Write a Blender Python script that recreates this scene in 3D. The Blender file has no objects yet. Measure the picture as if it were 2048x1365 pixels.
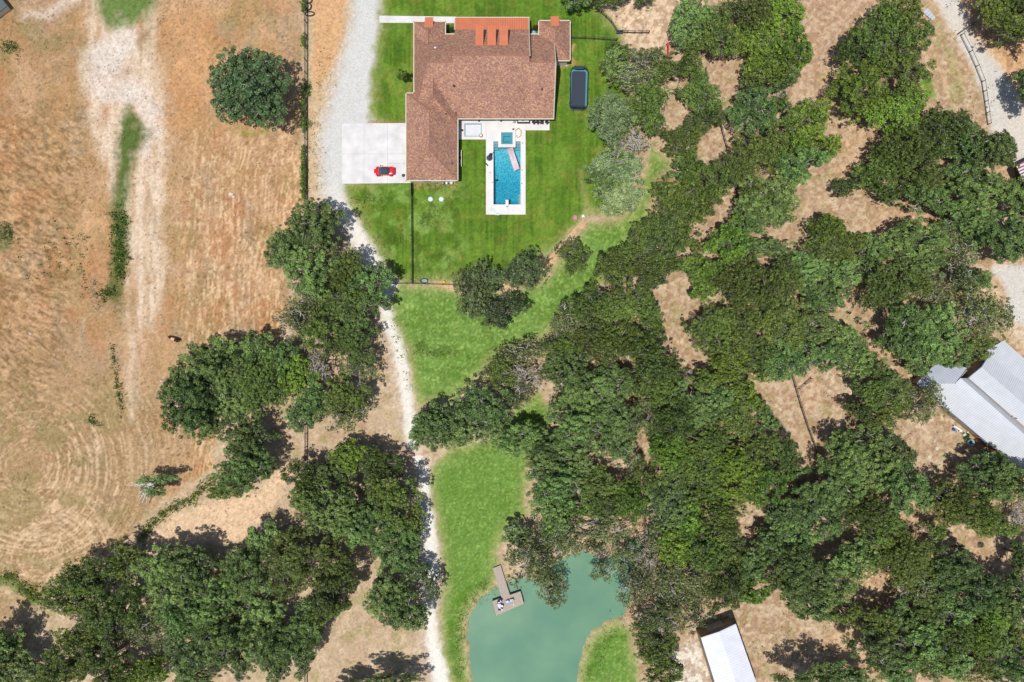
import bpy, bmesh, math, random
import numpy as np
from mathutils import Vector, Matrix
random.seed(7); RS = np.random.RandomState(11)
sc = bpy.context.scene
COL = sc.collection
R = math.radians
# ---------------- camera, sky, sun, exposure ----------------
HC = 135.0
cam = bpy.data.cameras.new('camera'); camo = bpy.data.objects.new('camera', cam); COL.objects.link(camo)
camo.location = (0, 0, HC); camo.rotation_euler = (0, 0, 0)
cam.sensor_width = 36; cam.lens = 36*HC/204.8; cam.clip_end = 5000; cam.clip_start = 1
sc.camera = camo
SH = (0.16, 0.23)                      # shadow offset per metre of height
sun_dir = Vector((-SH[0], -SH[1], 1)).normalized()
w = bpy.data.worlds.new("World"); sc.world = w; w.use_nodes = True
nt = w.node_tree; sky = nt.nodes.new('ShaderNodeTexSky'); sky.sky_type = 'NISHITA'; sky.sun_disc = False
sky.sun_elevation = math.asin(sun_dir.z); sky.sun_rotation = math.atan2(sun_dir.x, sun_dir.y)
nt.links.new(sky.outputs[0], nt.nodes['Background'].inputs[0]); nt.nodes['Background'].inputs[1].default_value = 0.1
sl = bpy.data.lights.new('sun', 'SUN'); sl.energy = 4.5; sl.angle = R(0.5); sl.color = (1, 0.97, 0.92)
so = bpy.data.objects.new('sun', sl); COL.objects.link(so); so.rotation_euler = sun_dir.to_track_quat('Z', 'Y').to_euler()
sc.view_settings.view_transform = 'Standard'; sc.view_settings.look = 'None'
sc.view_settings.exposure = 0.1; sc.view_settings.gamma = 1
sc.render.engine = 'CYCLES'
sc.cycles.max_bounces = 6; sc.cycles.transparent_max_bounces = 12

# ---------------- helpers ----------------
def W(px, py, h=0.0):
    k = 0.1*(1-h/HC)
    return ((px-1024)*k, (682.5-py)*k, h)
def lin(c):
    c = c/255.0
    return c/12.92 if c <= 0.04045 else ((c+0.055)/1.055)**2.4
KB = 0.70
def S(r, g, b, k=KB): return (lin(r)*k, lin(g)*k, lin(b)*k)
def tag(o, label=None, cat=None, group=None, kind=None):
    if label: o['label'] = label
    if cat: o['category'] = cat
    if group: o['group'] = group
    if kind: o['kind'] = kind
    return o
def empty(name, loc, rz=0, **k):
    o = bpy.data.objects.new(name, None); COL.objects.link(o); o.location = loc; o.rotation_euler = (0, 0, rz)
    o.empty_display_size = 0.3
    return tag(o, **k)
def mat(name, col, rough=0.8, noise=None, spec=0.3, metal=0.0, bump=0.0, bscale=20, alpha=1.0, trans=None):
    m = bpy.data.materials.new(name); m.use_nodes = True
    n = m.node_tree.nodes; l = m.node_tree.links; b = n['Principled BSDF']
    b.inputs['Base Color'].default_value = (*col, 1); b.inputs['Roughness'].default_value = rough
    b.inputs['Specular IOR Level'].default_value = spec; b.inputs['Metallic'].default_value = metal
    b.inputs['Alpha'].default_value = alpha
    tc = n.new('ShaderNodeTexCoord')
    sca, amt = noise if noise else (3.0, 0.12)
    nz = n.new('ShaderNodeTexNoise'); nz.inputs['Scale'].default_value = sca; nz.inputs['Detail'].default_value = 5
    l.new(tc.outputs['Object'], nz.inputs['Vector'])
    mr = n.new('ShaderNodeMapRange'); mr.inputs[1].default_value = 0.25; mr.inputs[2].default_value = 0.75
    mr.inputs[3].default_value = 1-amt; mr.inputs[4].default_value = 1+amt
    l.new(nz.outputs[0], mr.inputs[0])
    mx = n.new('ShaderNodeVectorMath'); mx.operation = 'SCALE'; mx.inputs[0].default_value = col
    l.new(mr.outputs[0], mx.inputs['Scale']); l.new(mx.outputs[0], b.inputs['Base Color'])
    if bump:
        bp = n.new('ShaderNodeBump'); bp.inputs['Strength'].default_value = bump; bp.inputs['Distance'].default_value = 0.05
        n2 = n.new('ShaderNodeTexNoise'); n2.inputs['Scale'].default_value = bscale
        l.new(tc.outputs['Object'], n2.inputs['Vector']); l.new(n2.outputs[0], bp.inputs['Height']); l.new(bp.outputs[0], b.inputs['Normal'])
    return m
class MB:
    def __init__(s): s.v = []; s.f = []
    def add(s, vs, fs):
        o = len(s.v); s.v += [tuple(x) for x in vs]; s.f += [tuple(i+o for i in f) for f in fs]; return s
    def box(s, c, d, rz=0, taper=1.0):
        x, y, z = c; a, b, h = d[0]/2, d[1]/2, d[2]/2; cs, sn = math.cos(rz), math.sin(rz); vs = []
        for k, t in ((-1, 1), (1, taper)):
            for (i, j) in ((-1, -1), (1, -1), (1, 1), (-1, 1)):
                u, v = i*a*t, j*b*t; vs.append((x+u*cs-v*sn, y+u*sn+v*cs, z+k*h))
        return s.add(vs, [(0, 3, 2, 1), (4, 5, 6, 7), (0, 1, 5, 4), (1, 2, 6, 5), (2, 3, 7, 6), (3, 0, 4, 7)])
    def b2(s, x0, y0, z0, x1, y1, z1):
        return s.box(((x0+x1)/2, (y0+y1)/2, (z0+z1)/2), (abs(x1-x0), abs(y1-y0), abs(z1-z0)))
    def tube(s, pts, rad, n=6, cap=True):
        pts = [Vector(p) for p in pts]; rs = rad if isinstance(rad, (list, tuple)) else [rad]*len(pts); vs = []; fs = []
        for i, p in enumerate(pts):
            t = (pts[min(i+1, len(pts)-1)]-pts[max(i-1, 0)]).normalized()
            a = t.cross(Vector((0, 0, 1)) if abs(t.z) < 0.9 else Vector((1, 0, 0))).normalized(); b = t.cross(a)
            for k in range(n):
                an = 2*math.pi*k/n; vs.append(p+(a*math.cos(an)+b*math.sin(an))*rs[i])
        for i in range(len(pts)-1):
            for k in range(n):
                k2 = (k+1) % n; fs.append((i*n+k, i*n+k2, (i+1)*n+k2, (i+1)*n+k))
        if cap: fs.append(tuple(range(n-1, -1, -1))); fs.append(tuple((len(pts)-1)*n+k for k in range(n)))
        return s.add(vs, fs)
    def lathe(s, c, prof, n=16, sx=1, sy=1):
        vs = []; fs = []
        for (r, z) in prof:
            for k in range(n):
                a = 2*math.pi*k/n; vs.append((c[0]+r*math.cos(a)*sx, c[1]+r*math.sin(a)*sy, c[2]+z))
        for i in range(len(prof)-1):
            for k in range(n):
                k2 = (k+1) % n; fs.append((i*n+k, i*n+k2, (i+1)*n+k2, (i+1)*n+k))
        fs.append(tuple(range(n-1, -1, -1))); fs.append(tuple((len(prof)-1)*n+k for k in range(n)))
        return s.add(vs, fs)
    def prism(s, poly, z0, z1):
        n = len(poly); a = sum(poly[i][0]*poly[(i+1) % n][1]-poly[(i+1) % n][0]*poly[i][1] for i in range(n))
        if a < 0: poly = poly[::-1]
        vs = [(p[0], p[1], z0) for p in poly]+[(p[0], p[1], z1) for p in poly]
        fs = [tuple(range(n-1, -1, -1)), tuple(range(n, 2*n))]+[(i, (i+1) % n, n+(i+1) % n, n+i) for i in range(n)]
        return s.add(vs, fs)
    def slab(s, top, t=0.15):
        # closed slab under a 3-D polygon
        n = len(top); a = sum(top[i][0]*top[(i+1) % n][1]-top[(i+1) % n][0]*top[i][1] for i in range(n))
        if a < 0: top = top[::-1]
        vs = list(top)+[(p[0], p[1], p[2]-t) for p in top]
        return s.add(vs, [tuple(range(n)), tuple(range(2*n-1, n-1, -1))]+[(i, n+i, n+(i+1) % n, (i+1) % n) for i in range(n)])
    def build(s, name, m, parent=None, smooth=False, bevel=0, **k):
        me = bpy.data.meshes.new(name); me.from_pydata(s.v, [], s.f); me.update(); me.materials.append(m)
        if smooth: me.polygons.foreach_set('use_smooth', [True]*len(me.polygons))
        o = bpy.data.objects.new(name, me); COL.objects.link(o)
        if parent: o.parent = parent
        if bevel:
            b = o.modifiers.new('b', 'BEVEL'); b.width = bevel; b.segments = 2; b.limit_method = 'ANGLE'
        return tag(o, **k)
def children(o): return [c for c in bpy.data.objects if c.parent == o]
def dup(root, loc, rz=0, scale=None, label=None, group=None):
    r = root.copy(); COL.objects.link(r); r.location = loc; r.rotation_euler = (0, 0, rz)
    if scale: r.scale = scale
    if label: r['label'] = label
    if group: r['group'] = group
    for ch in children(root):
        c = ch.copy(); COL.objects.link(c); c.parent = r
        for g in children(ch):
            d = g.copy(); COL.objects.link(d); d.parent = c
    return r
# ---------------- ground ----------------
def vnoise(x, y, seed):
    xi = np.floor(x).astype(np.int64); yi = np.floor(y).astype(np.int64); fx = x-xi; fy = y-yi
    fx = fx*fx*(3-2*fx); fy = fy*fy*(3-2*fy)
    def h(a, b):
        n = (a*374761393+b*668265263+seed*2147483647) & 0xffffffff
        n = ((n ^ (n >> 13))*1274126177) & 0xffffffff
        return ((n ^ (n >> 16)) & 0xffff)/65535.0
    return (h(xi, yi)*(1-fx)+h(xi+1, yi)*fx)*(1-fy)+(h(xi, yi+1)*(1-fx)+h(xi+1, yi+1)*fx)*fy
def fbm(x, y, seed, o=4):
    a = 0.5; s = 0; t = 0
    for i in range(o):
        s = s+a*vnoise(x, y, seed+i*17); t += a; x = x*2.03+13.1; y = y*2.03+7.7; a *= 0.55
    return s/t
def sstep(a, b, x):
    t = np.clip((x-a)/(b-a), 0, 1); return t*t*(3-2*t)
def polysd(X, Y, poly):
    # signed distance in photo pixels, positive inside
    P = np.array(poly, float); n = len(P); d = np.full(X.shape, 1e9); ins = np.zeros(X.shape, bool)
    for i in range(n):
        a = P[i]; b = P[(i+1) % n]; e = b-a; L = e@e+1e-9
        t = np.clip(((X-a[0])*e[0]+(Y-a[1])*e[1])/L, 0, 1)
        d = np.minimum(d, (X-a[0]-t*e[0])**2+(Y-a[1]-t*e[1])**2)
        c = ((a[1] > Y) != (b[1] > Y)) & (X < (b[0]-a[0])*(Y-a[1])/((b[1]-a[1]) if b[1] != a[1] else 1e-9)+a[0])
        ins ^= c
    return np.where(ins, 1, -1)*np.sqrt(d)
def pathd(X, Y, pts):
    # width-normalised distance: positive inside a polyline (x, y, halfwidth)
    best = np.full(X.shape, -1e9)
    for a, b in zip(pts[:-1], pts[1:]):
        a = np.array(a, float); b = np.array(b, float); e = b[:2]-a[:2]
        t = np.clip(((X-a[0])*e[0]+(Y-a[1])*e[1])/(e@e+1e-9), 0, 1)
        d = np.sqrt((X-a[0]-t*e[0])**2+(Y-a[1]-t*e[1])**2)
        best = np.maximum(best, a[2]+t*(b[2]-a[2])-d)
    return best
LAWN = [[(760, -60), (1215, -60), (1200, 12), (1222, 40), (1243, 62), (1246, 90), (1250, 120), (1262, 200), (1268, 300), (1262, 400), (1236, 434), (1178, 428), (1168, 440),
         (1112, 500), (1075, 520), (1010, 556), (900, 566), (825, 567), (800, 566), (775, 545), (742, 480), (712, 430), (694, 395), (684, 366), (745, 360), (760, 245), (740, 240), (741, 150), (757, 60)],
        [(1297, 292), (1330, 318), (1352, 322), (1318, 360), (1295, 430), (1272, 470), (1250, 510), (1190, 580), (1130, 640), (1080, 680), (1000, 705), (950, 760), (905, 800), (862, 808), (838, 806), (825, 770), (812, 700), (785, 645), (776, 600), (793, 571), (900, 575), (1000, 590), (1090, 560), (1120, 520), (1150, 480), (1178, 445), (1240, 440), (1280, 400), (1290, 350)],
        [(868, 925), (905, 893), (960, 880), (1000, 872), (1028, 812), (1078, 786), (1112, 828), (1096, 866), (1060, 876), (1078, 886), (1058, 930), (1052, 985), (1052, 1030), (1012, 1060), (995, 1100), (992, 1150), (990, 1180), (950, 1200), (932, 1240), (932, 1300), (946, 1380), (905, 1380), (884, 1300), (879, 1250), (886, 1180), (884, 1120), (872, 1040), (860, 960)],
        [(1150, 1380), (1165, 1300), (1190, 1262), (1235, 1240), (1262, 1262), (1272, 1320), (1282, 1380)]]
LAWNB = [LAWN[1], LAWN[2], LAWN[3]]
ROADS = {
 'gravel_driveway': [[(740, -40, 26), (732, 60, 28), (717, 130, 35), (702, 220, 46), (684, 290, 43), (672, 340, 28), (668, 385, 22), (690, 420, 15), (715, 470, 18), (745, 520, 20), (775, 580, 20), (782, 650, 18), (800, 700, 15), (806, 760, 14), (816, 810, 14), (820, 850, 15), (830, 900, 12), (848, 940, 12), (850, 1000, 14), (858, 1060, 17), (862, 1130, 17), (860, 1200, 14), (862, 1260, 14), (872, 1310, 18), (888, 1400, 22)]],
 'gravel_road': [[(1880, -40, 22), (1898, 10, 20), (1930, 65, 18), (1966, 120, 25), (1996, 180, 28), (2018, 240, 38), (2060, 290, 45), (2110, 330, 50)],
                 [(1995, 540, 10), (2040, 560, 30), (2050, 620, 30), (2110, 650, 40)]]}
POND = [(930, 1440), (946, 1365), (938, 1310), (935, 1262), (941, 1228), (955, 1203), (975, 1188), (995, 1176), (1018, 1168), (1040, 1158), (1075, 1160), (1100, 1148), (1112, 1125), (1140, 1112), (1170, 1106), (1205, 1120), (1235, 1108), (1262, 1082), (1285, 1082), (1284, 1105), (1272, 1140), (1262, 1190), (1245, 1236), (1210, 1248), (1182, 1268), (1166, 1296), (1158, 1330), (1153, 1365), (1150, 1440)]
x0, x1, y0, y1, dx = -107.0, 107.0, -73.0, 73.0, 0.2
nx = int((x1-x0)/dx)+1; ny = int((y1-y0)/dx)+1
gx = np.linspace(x0, x1, nx); gy = np.linspace(y0, y1, ny)
GX, GY = np.meshgrid(gx, gy); PX = GX*10+1024; PY = 682.5-GY*10
wob = lambda a, s, sd: (fbm(PX/s, PY/s, sd, 3)-0.5)*2*a
WX = PX+wob(10, 22, 3)+wob(4, 6, 5); WY = PY+wob(10, 22, 4)+wob(4, 6, 6)
def C3(r, g, b): return np.array(S(r, g, b))
def mix(c, d, m): return c*(1-m[..., None])+d*m[..., None]
n1 = fbm(PX/60, PY/60, 21); n2 = fbm(PX/14, PY/14, 22); n3 = fbm(PX/5, PY/5, 23, 3)
n4 = vnoise(PX/2.2, PY/2.2, 24)
# woodland / yard dirt
c = np.zeros(PX.shape+(3,))+C3(196, 171, 140)
c = mix(c, C3(214, 190, 160), sstep(0.45, 0.75, n2*0.6+n1*0.4))
c = mix(c, C3(186, 154, 126), sstep(0.5, 0.75, fbm(PX/25, PY/25, 31))*0.6)
c = mix(c, C3(160, 152, 96), sstep(0.54, 0.7, fbm(PX/18, PY/18, 33))*0.5)
c = mix(c, C3(222, 178, 136), sstep(0.35, 0.6, fbm(PX/70, PY/70, 35))*sstep(1550, 1700, PX)*0.35)
# left dry field
fld = polysd(WX, WY, [(-80, -80), (606, -80), (606, 410), (560, 520), (590, 640), (540, 700), (440, 700), (340, 800), (430, 860), (430, 940), (300, 1020), (250, 1090), (190, 1120), (80, 1180), (60, 1240), (60, 1340), (-80, 1340)])
mf = sstep(-6, 10, fld)
base = np.zeros_like(c)+C3(198, 160, 122)
base = mix(base, C3(186, 148, 104), sstep(0.35, 0.65, n1))
base = mix(base, C3(220, 176, 132), sstep(0.5, 0.8, fbm(PX/90, PY/120, 41))*0.8)
lf = 1-sstep(160, 240, PX+0.1*PY)
base = mix(base, C3(176, 138, 96), lf*sstep(0.3, 0.6, fbm(PX/45, PY/45, 43))*0.75)
base = mix(base, C3(186, 124, 80), sstep(0.5, 0.72, fbm(PX/48, PY/70, 121))*0.45); base = mix(base, C3(172, 152, 124), sstep(0.52, 0.74, fbm(PX/38, PY/60, 122))*0.5); base = mix(base, C3(148, 134, 88), sstep(0.58, 0.76, fbm(PX/30, PY/46, 123))*0.4)
# mown streaks
a1 = PX+0.14*PY+16*np.sin(PY/190.0)+wob(6, 60, 95); s1 = fbm(a1/3.6, PY/45, 44, 3)*0.5+0.5*fbm(PX/5, PY/8, 49, 4)
k1 = sstep(330, 400, PX)*sstep(180, 330, PY)
a2 = PX*0.87+PY*0.5; b2 = -PX*0.5+PY*0.87+wob(14, 70, 96); s2 = fbm(a2/12, b2/4.2, 45, 4); k2 = lf*(1-sstep(760, 900, PY))*sstep(150, 300, PY)
rr = np.hypot(PX-58+wob(7, 90, 92), PY-932+wob(7, 90, 93)); s3 = fbm(rr/3.2, np.arctan2(PY-932, PX-58)*4, 46, 2)*0.75+0.25*n3
rr2 = np.hypot(PX-95, PY-1120); s4 = fbm(rr2/4.0, np.arctan2(PY-1120, PX-95)*2, 47, 2)*.8+.2*n3
k3 = (1-sstep(220, 350, rr))*(0.55+0.45*sstep(0.35, 0.6, fbm(PX/70, PY/70, 94)))*sstep(10, 60, rr)*sstep(750, 830, PY); k4 = (1-sstep(120, 190, rr2))*0.9
base = mix(base, C3(240, 206, 164), sstep(0.50, 0.66, s1)*k1*0.6)
base = mix(base, C3(168, 124, 86), sstep(0.50, 0.68, 1-s1)*k1*0.55)
base = mix(base, C3(180, 150, 112), (1-sstep(260, 420, PX))*sstep(640, 780, PY)*0.6)
base = mix(base, C3(138, 108, 72), sstep(0.50, 0.72, s2)*k2*0.85); base = mix(base, C3(226, 184, 138), sstep(0.55, 0.75, 1-s2)*k2*0.6)
base = mix(base, C3(236, 206, 168), sstep(0.50, 0.66, s3)*k3*0.62); base = mix(base, C3(150, 126, 86), sstep(0.50, 0.68, 1-s3)*k3*0.4)
base = mix(base, C3(236, 204, 164), sstep(0.48, 0.64, s4)*k4*0.55)
base = mix(base, C3(158, 140, 92), sstep(0.5, 0.66, fbm(PX/55, PY/40, 48))*(1-sstep(200, 330, PX))*sstep(700, 820, PY)*0.6)
# pale washed gully
pale = pathd(WX, WY, [(250, -60, 60), (240, 60, 75), (235, 130, 80), (250, 200, 88), (262, 280, 78), (275, 360, 62), (283, 440, 48), (292, 520, 44), (290, 600, 36), (268, 680, 24), (262, 760, 12), (262, 840, 4)])
base = mix(base, C3(233, 210, 183), sstep(-16, 26, pale)*np.clip(-0.45+2.1*fbm(PX/14, PY/70, 97)+0.5*(n2-.5), 0.12, 0.92))
pale2 = pathd(WX, WY, [(250, 70, 30), (215, 120, 45), (215, 170, 38), (280, 190, 30), (310, 240, 20), (285, 300, 14)])
base = mix(base, C3(230, 216, 202), sstep(-14, 24, pale2)*np.clip(0.2+1.1*fbm(PX/26, PY/26, 103), 0, 1))
base = mix(base, C3(228, 210, 190), sstep(0, 30, pathd(WX, WY, [(50, 30, 20), (100, 30, 26), (150, -10, 30)]))*0.8)
base = mix(base, C3(158, 144, 100), sstep(0, 16, pathd(WX, WY, [(50, 60, 26), (90, 95, 22), (150, 70, 14)]))*0.5)
base = mix(base, C3(152, 134, 100), sstep(-2, 10, pathd(WX, WY, [(275, 80, 10), (300, 60, 8), (345, 40, 5)]))*0.55)
for (q, wq) in ((  [(150, 700, 8), (170, 640, 10)], .6), ([(430, 190, 30), (400, 130, 25)], .0)):
    base = mix(base, C3(222, 190, 150), sstep(0, 14, pathd(WX, WY, q))*wq)
oran = pathd(WX, WY, [(380, 60, 60), (390, 160, 70), (360, 240, 40)])
base = mix(base, C3(212, 158, 110), sstep(-20, 50, oran)*0.6)
base = base*(0.94+0.06*sstep(300, 420, PX))[..., None]*np.array([0.97, 0.97, 0.97]); c = mix(c, base, mf)
# bare clearing lower left
clr = polysd(WX, WY, [(290, 1085), (330, 1035), (420, 1000), (520, 975), (560, 930), (600, 935), (560, 985), (540, 1040), (490, 1085), (400, 1090), (320, 1100)])
c = mix(c, C3(230, 196, 160), sstep(-8, 14, clr)*(0.6+0.5*n2))
# field greens
def green(poly, col, soft, amt=1.0, nm=1.0):
    global c
    d = polysd(WX, WY, poly); c = mix(c, C3(*col), sstep(-soft*0.5, soft, d)*amt*(1-nm+nm*np.clip(0.55+n2*0.9, 0, 1)))
green([(195, -60), (325, -60), (322, 10), (290, 40), (262, 50), (232, 66), (208, 58), (193, 30)], (108, 130, 68), 20)
green([(256, 206), (300, 262), (294, 285), (274, 306), (262, 370), (258, 430), (262, 500), (250, 560), (248, 610), (222, 600), (215, 560), (222, 480), (216, 440), (228, 360), (228, 290), (238, 240)], (92, 110, 54), 16)
c = mix(c, C3(122, 108, 60), sstep(-6, 10, pathd(WX, WY, [(232, 560, 20), (238, 640, 14), (262, 600, 4)]))*0.7*sstep(0.4, 0.6, n3))
green([(-60, 1155), (25, 1150), (60, 1180), (95, 1205), (70, 1215), (20, 1175), (-60, 1175)], (96, 122, 62), 10, 0.8)
green([(1838, 160), (1862, 148), (1874, 180), (1868, 205), (1852, 190)], (98, 160, 40), 8)
green([(1855, 30), (1880, 40), (1915, 110), (1935, 200), (1900, 215), (1890, 120)], (158, 156, 96), 18, 0.7)
green([(0, 80), (30, 85), (40, 110), (0, 130)], (120, 120, 70), 14, 0.7)
green([(-20, 450), (30, 470), (30, 500), (-20, 510)], (110, 115, 70), 14, 0.7)
green([(470, 255), (520, 262), (545, 258), (530, 272), (490, 275)], (140, 140, 60), 8, 0.8)
# strip between fence and driveway
st = polysd(WX, WY, [(616, -60), (725, -60), (700, 60), (680, 150), (660, 240), (640, 330), (650, 410), (620, 410)])
c = mix(c, C3(208, 178, 140), sstep(-4, 10, st)); c = mix(c, C3(160, 150, 100), sstep(0, 16, st)*sstep(0.55, 0.75, n2)*0.4)
c = mix(c, C3(214, 160, 110), sstep(0, 12, polysd(WX, WY, [(620, -60), (720, -60), (680, 110), (640, 180), (620, 180)]))*0.6)
top = polysd(WX, WY, [(1200, 20), (1260, -60), (1420, -60), (1360, 60), (1330, 110), (1240, 100)])
c = mix(c, C3(228, 200, 168), sstep(-10, 20, top)*0.9)
c = mix(c, C3(200, 170, 142), sstep(-10, 20, polysd(WX, WY, [(1610, -60), (1800, -60), (1700, 60), (1640, 160), (1560, 220), (1600, 100)]))*0.9)
c = mix(c, C3(232, 220, 202), sstep(-6, 18, polysd(WX, WY, [(1340, 1290), (1395, 1270), (1425, 1330), (1430, 1400), (1330, 1400)])))
c = mix(c, C3(218, 196, 166), sstep(-6, 18, polysd(WX, WY, [(2000, 660), (2100, 620), (2100, 780), (2040, 700)])))
# gravel
grav = {}
for nm, ps in ROADS.items():
    d = np.full(PX.shape, -1e9)
    for p in ps: d = np.maximum(d, pathd(PX+wob(5, 16, 8), PY+wob(5, 16, 9), p))
    grav[nm] = d
g = grav['gravel_driveway']; gm = sstep(-26, 20, g+wob(8, 9, 51))
gcol = mix(np.zeros_like(c)+C3(212, 211, 206), C3(242, 237, 226), sstep(330, 480, PY)[..., ]*1.0)
gcol = mix(gcol, C3(196, 184, 166), sstep(0.5, 0.8, n3)*0.22)
gcol = mix(gcol, C3(196, 166, 136), sstep(600, 620, PY)*(1-sstep(-4, 6, g))*0.7)
c = mix(c, gcol, gm)
c = mix(c, C3(196, 128, 88), sstep(0, 18, pathd(WX, WY, [(815, 905, 16), (845, 905, 14)]))*0.6)
g = grav['gravel_road']; gm = sstep(-10, 6, g+wob(5, 9, 52))
gc = mix(np.zeros_like(c)+C3(212, 206, 196), C3(226, 206, 182), sstep(0.45, 0.65, n1)*0.3)
c = mix(c, gc, gm)
c = mix(c, C3(222, 176, 128), sstep(-10, 20, polysd(WX, WY, [(1905, -60), (1960, -60), (2060, 60), (2100, 240), (2060, 230), (2010, 150), (1945, 80)]))*0.75)
# pond bank
pd = polysd(PX+wob(5, 18, 12), PY+wob(5, 18, 13), POND)
# lawns
ld = np.full(PX.shape, -1e9); lb = ld.copy()
for i, p in enumerate(LAWN):
    d = polysd(PX+wob(6, 24, 14), PY+wob(6, 24, 15), p); ld = np.maximum(ld, d)
    if i: lb = np.maximum(lb, d)
la = polysd(PX, PY, LAWN[0])
soft = sstep(-10, 10, ld+wob(7, 12, 16))
ga = mix(np.zeros_like(c)+C3(94, 128, 40), C3(78, 112, 33), sstep(0.4, 0.7, fbm(PX/40, PY/25, 61)))
ga = mix(ga, C3(122, 150, 60), sstep(0.5, 0.7, fbm(PX/32, PY/50, 62))*0.6)
ga = mix(ga, C3(116, 146, 50), sstep(0.42, 0.62, fbm(PX/3.4, PY/110, 63, 2))*0.5)
ga = mix(ga, C3(82, 108, 34), sstep(0.5, 0.75, fbm(PX/9, PY/60, 64, 2))*0.5)
scruff = sstep(-30, 30, polysd(WX, WY, [(690, 370), (925, 368), (930, 500), (900, 560), (800, 560), (760, 500)]))
ga = mix(ga, C3(134, 164, 80), scruff*sstep(0.42, 0.62, fbm(PX/30, PY/30, 65))*0.75)
ga = mix(ga, C3(76, 100, 32), scruff*sstep(0.52, 0.66, fbm(PX/16, PY/16, 66))*0.7)
ga = mix(ga, C3(150, 132, 66), sstep(0.55, 0.8, fbm(PX/20, PY/14, 67))*0.3)
gb = mix(np.zeros_like(c)+C3(119, 153, 72), C3(103, 137, 57), sstep(0.35, 0.7, fbm(PX/45, PY/30, 68)))
gb = mix(gb, C3(84, 118, 40), sstep(0.54, 0.66, fbm(PX/34, PY/9, 69))*0.55*sstep(660, 680, PY)*(1-sstep(730, 760, PY)))
gb = mix(gb, C3(168, 190, 110), sstep(0.55, 0.75, n3)*0.35); gb = mix(gb, C3(96, 128, 44), sstep(0.55, 0.75, n2)*0.35)
gb = mix(gb, C3(106, 142, 60), sstep(900, 950, PY)*0.6)
sp_ = vnoise(PX/2.6, PY/2.6, 111); gb = mix(gb, C3(178, 192, 112), sstep(0.72, 0.9, sp_)*0.5); gb = mix(gb, C3(82, 112, 38), sstep(0.74, 0.92, vnoise(PX/2.8, PY/2.8, 112))*0.5); ga = mix(ga, C3(70, 98, 26), sstep(0.7, 0.92, vnoise(PX/3.0, PY/3.6, 113))*0.4)
mb = sstep(-4, 8, lb-np.maximum(la, -60)); gl = mix(ga, gb, mb)
# pond lip: dark reedy band and pale edge
band = sstep(-46, -34, pd)*(1-sstep(-34, -20, pd)); gl = mix(gl, C3(84, 124, 38), band*sstep(0.35, 0.6, n2)*0.8*sstep(1100, 1160, PY))
edge = sstep(-22, -8, pd)*sstep(1120, 1180, PY); gl = mix(gl, C3(160, 166, 106), edge*0.7)
dry = 1-sstep(2, 26, ld+wob(8, 10, 17)); gl = mix(gl, C3(176, 172, 112), dry*0.42)
c = mix(c, gl, soft)
# trimmed verge along the house slab and fences
c = mix(c, C3(150, 126, 76), sstep(-3, 2, pathd(PX, PY, [(740, 246, 5), (812, 246, 5), (817, 190, 4), (826, 120, 4), (826, 50, 3)]))*0.5)
c = mix(c, C3(176, 140, 92), sstep(-4, 4, pathd(PX, PY, [(828, 372, 6), (912, 372, 6)]))*0.7*sstep(0.35, 0.6, n3))
c = mix(c, C3(190, 160, 110), sstep(-4, 6, pathd(WX, WY, [(1142, 90, 6), (1143, 126, 8), (1128, 136, 4)]))*0.7)
c = mix(c, C3(214, 176, 134), sstep(-6, 8, pathd(WX, WY, [(880, 570, 8), (940, 580, 12), (1050, 560, 14), (1110, 510, 10), (1170, 440, 5)]))*0.85*sstep(0.3, 0.5, n2+0.1))
c = mix(c, C3(200, 186, 130), sstep(-6, 12, pathd(WX, WY, [(1160, 340, 4), (1172, 420, 8)]))*0.4)
# muddy pond rim and floor
c = mix(c, C3(172, 164, 118), sstep(-5, -1, pd)); c = mix(c, C3(90, 92, 66), sstep(0, 10, pd))
# leaf litter under the woods
lit = (1-sstep(-12, 0, np.maximum(grav['gravel_driveway'], grav['gravel_road'])))*sstep(0.44, 0.6, fbm(PX/7, PY/7, 71))*(1-mf)*(1-soft)*sstep(1150, 1250, PX)
c = mix(c, C3(160, 124, 92), lit*0.6)
# fine grain
n5 = vnoise(PX/3.4, PY/3.4, 25); n6 = RS.rand(*PX.shape)
gr = (1+(1-0.55*sstep(-4, 8, np.maximum(grav['gravel_driveway'], grav['gravel_road'])))*((n3-0.5)*0.42+(n4-0.5)*0.3+(n5-0.5)*0.25+(n6-0.5)*0.16)*(1-0.1*soft))[..., None]
dots = sstep(0.80, 0.88, vnoise(PX/3.2, PY/3.2, 81)*0.75+0.35*fbm(PX/40, PY/40, 82))*mf*(1-sstep(-5, 10, pale))
c = mix(c*gr, C3(98, 88, 52), dots*0.55)
c = np.clip(c, 0.01, 0.9)
# relief
Z = (fbm(PX/90, PY/90, 91)-0.5)*0.0
Z = Z-1.5*sstep(0, 30, pd)-0.42*sstep(-7, 3, pd)
Z = Z-0.35*sstep(-8, 12, pathd(PX, PY, [(240, 230, 6), (236, 400, 10), (238, 600, 6)]))
Z = Z+(n3-0.5)*0.05*(1-sstep(-4, 4, la))
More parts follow.
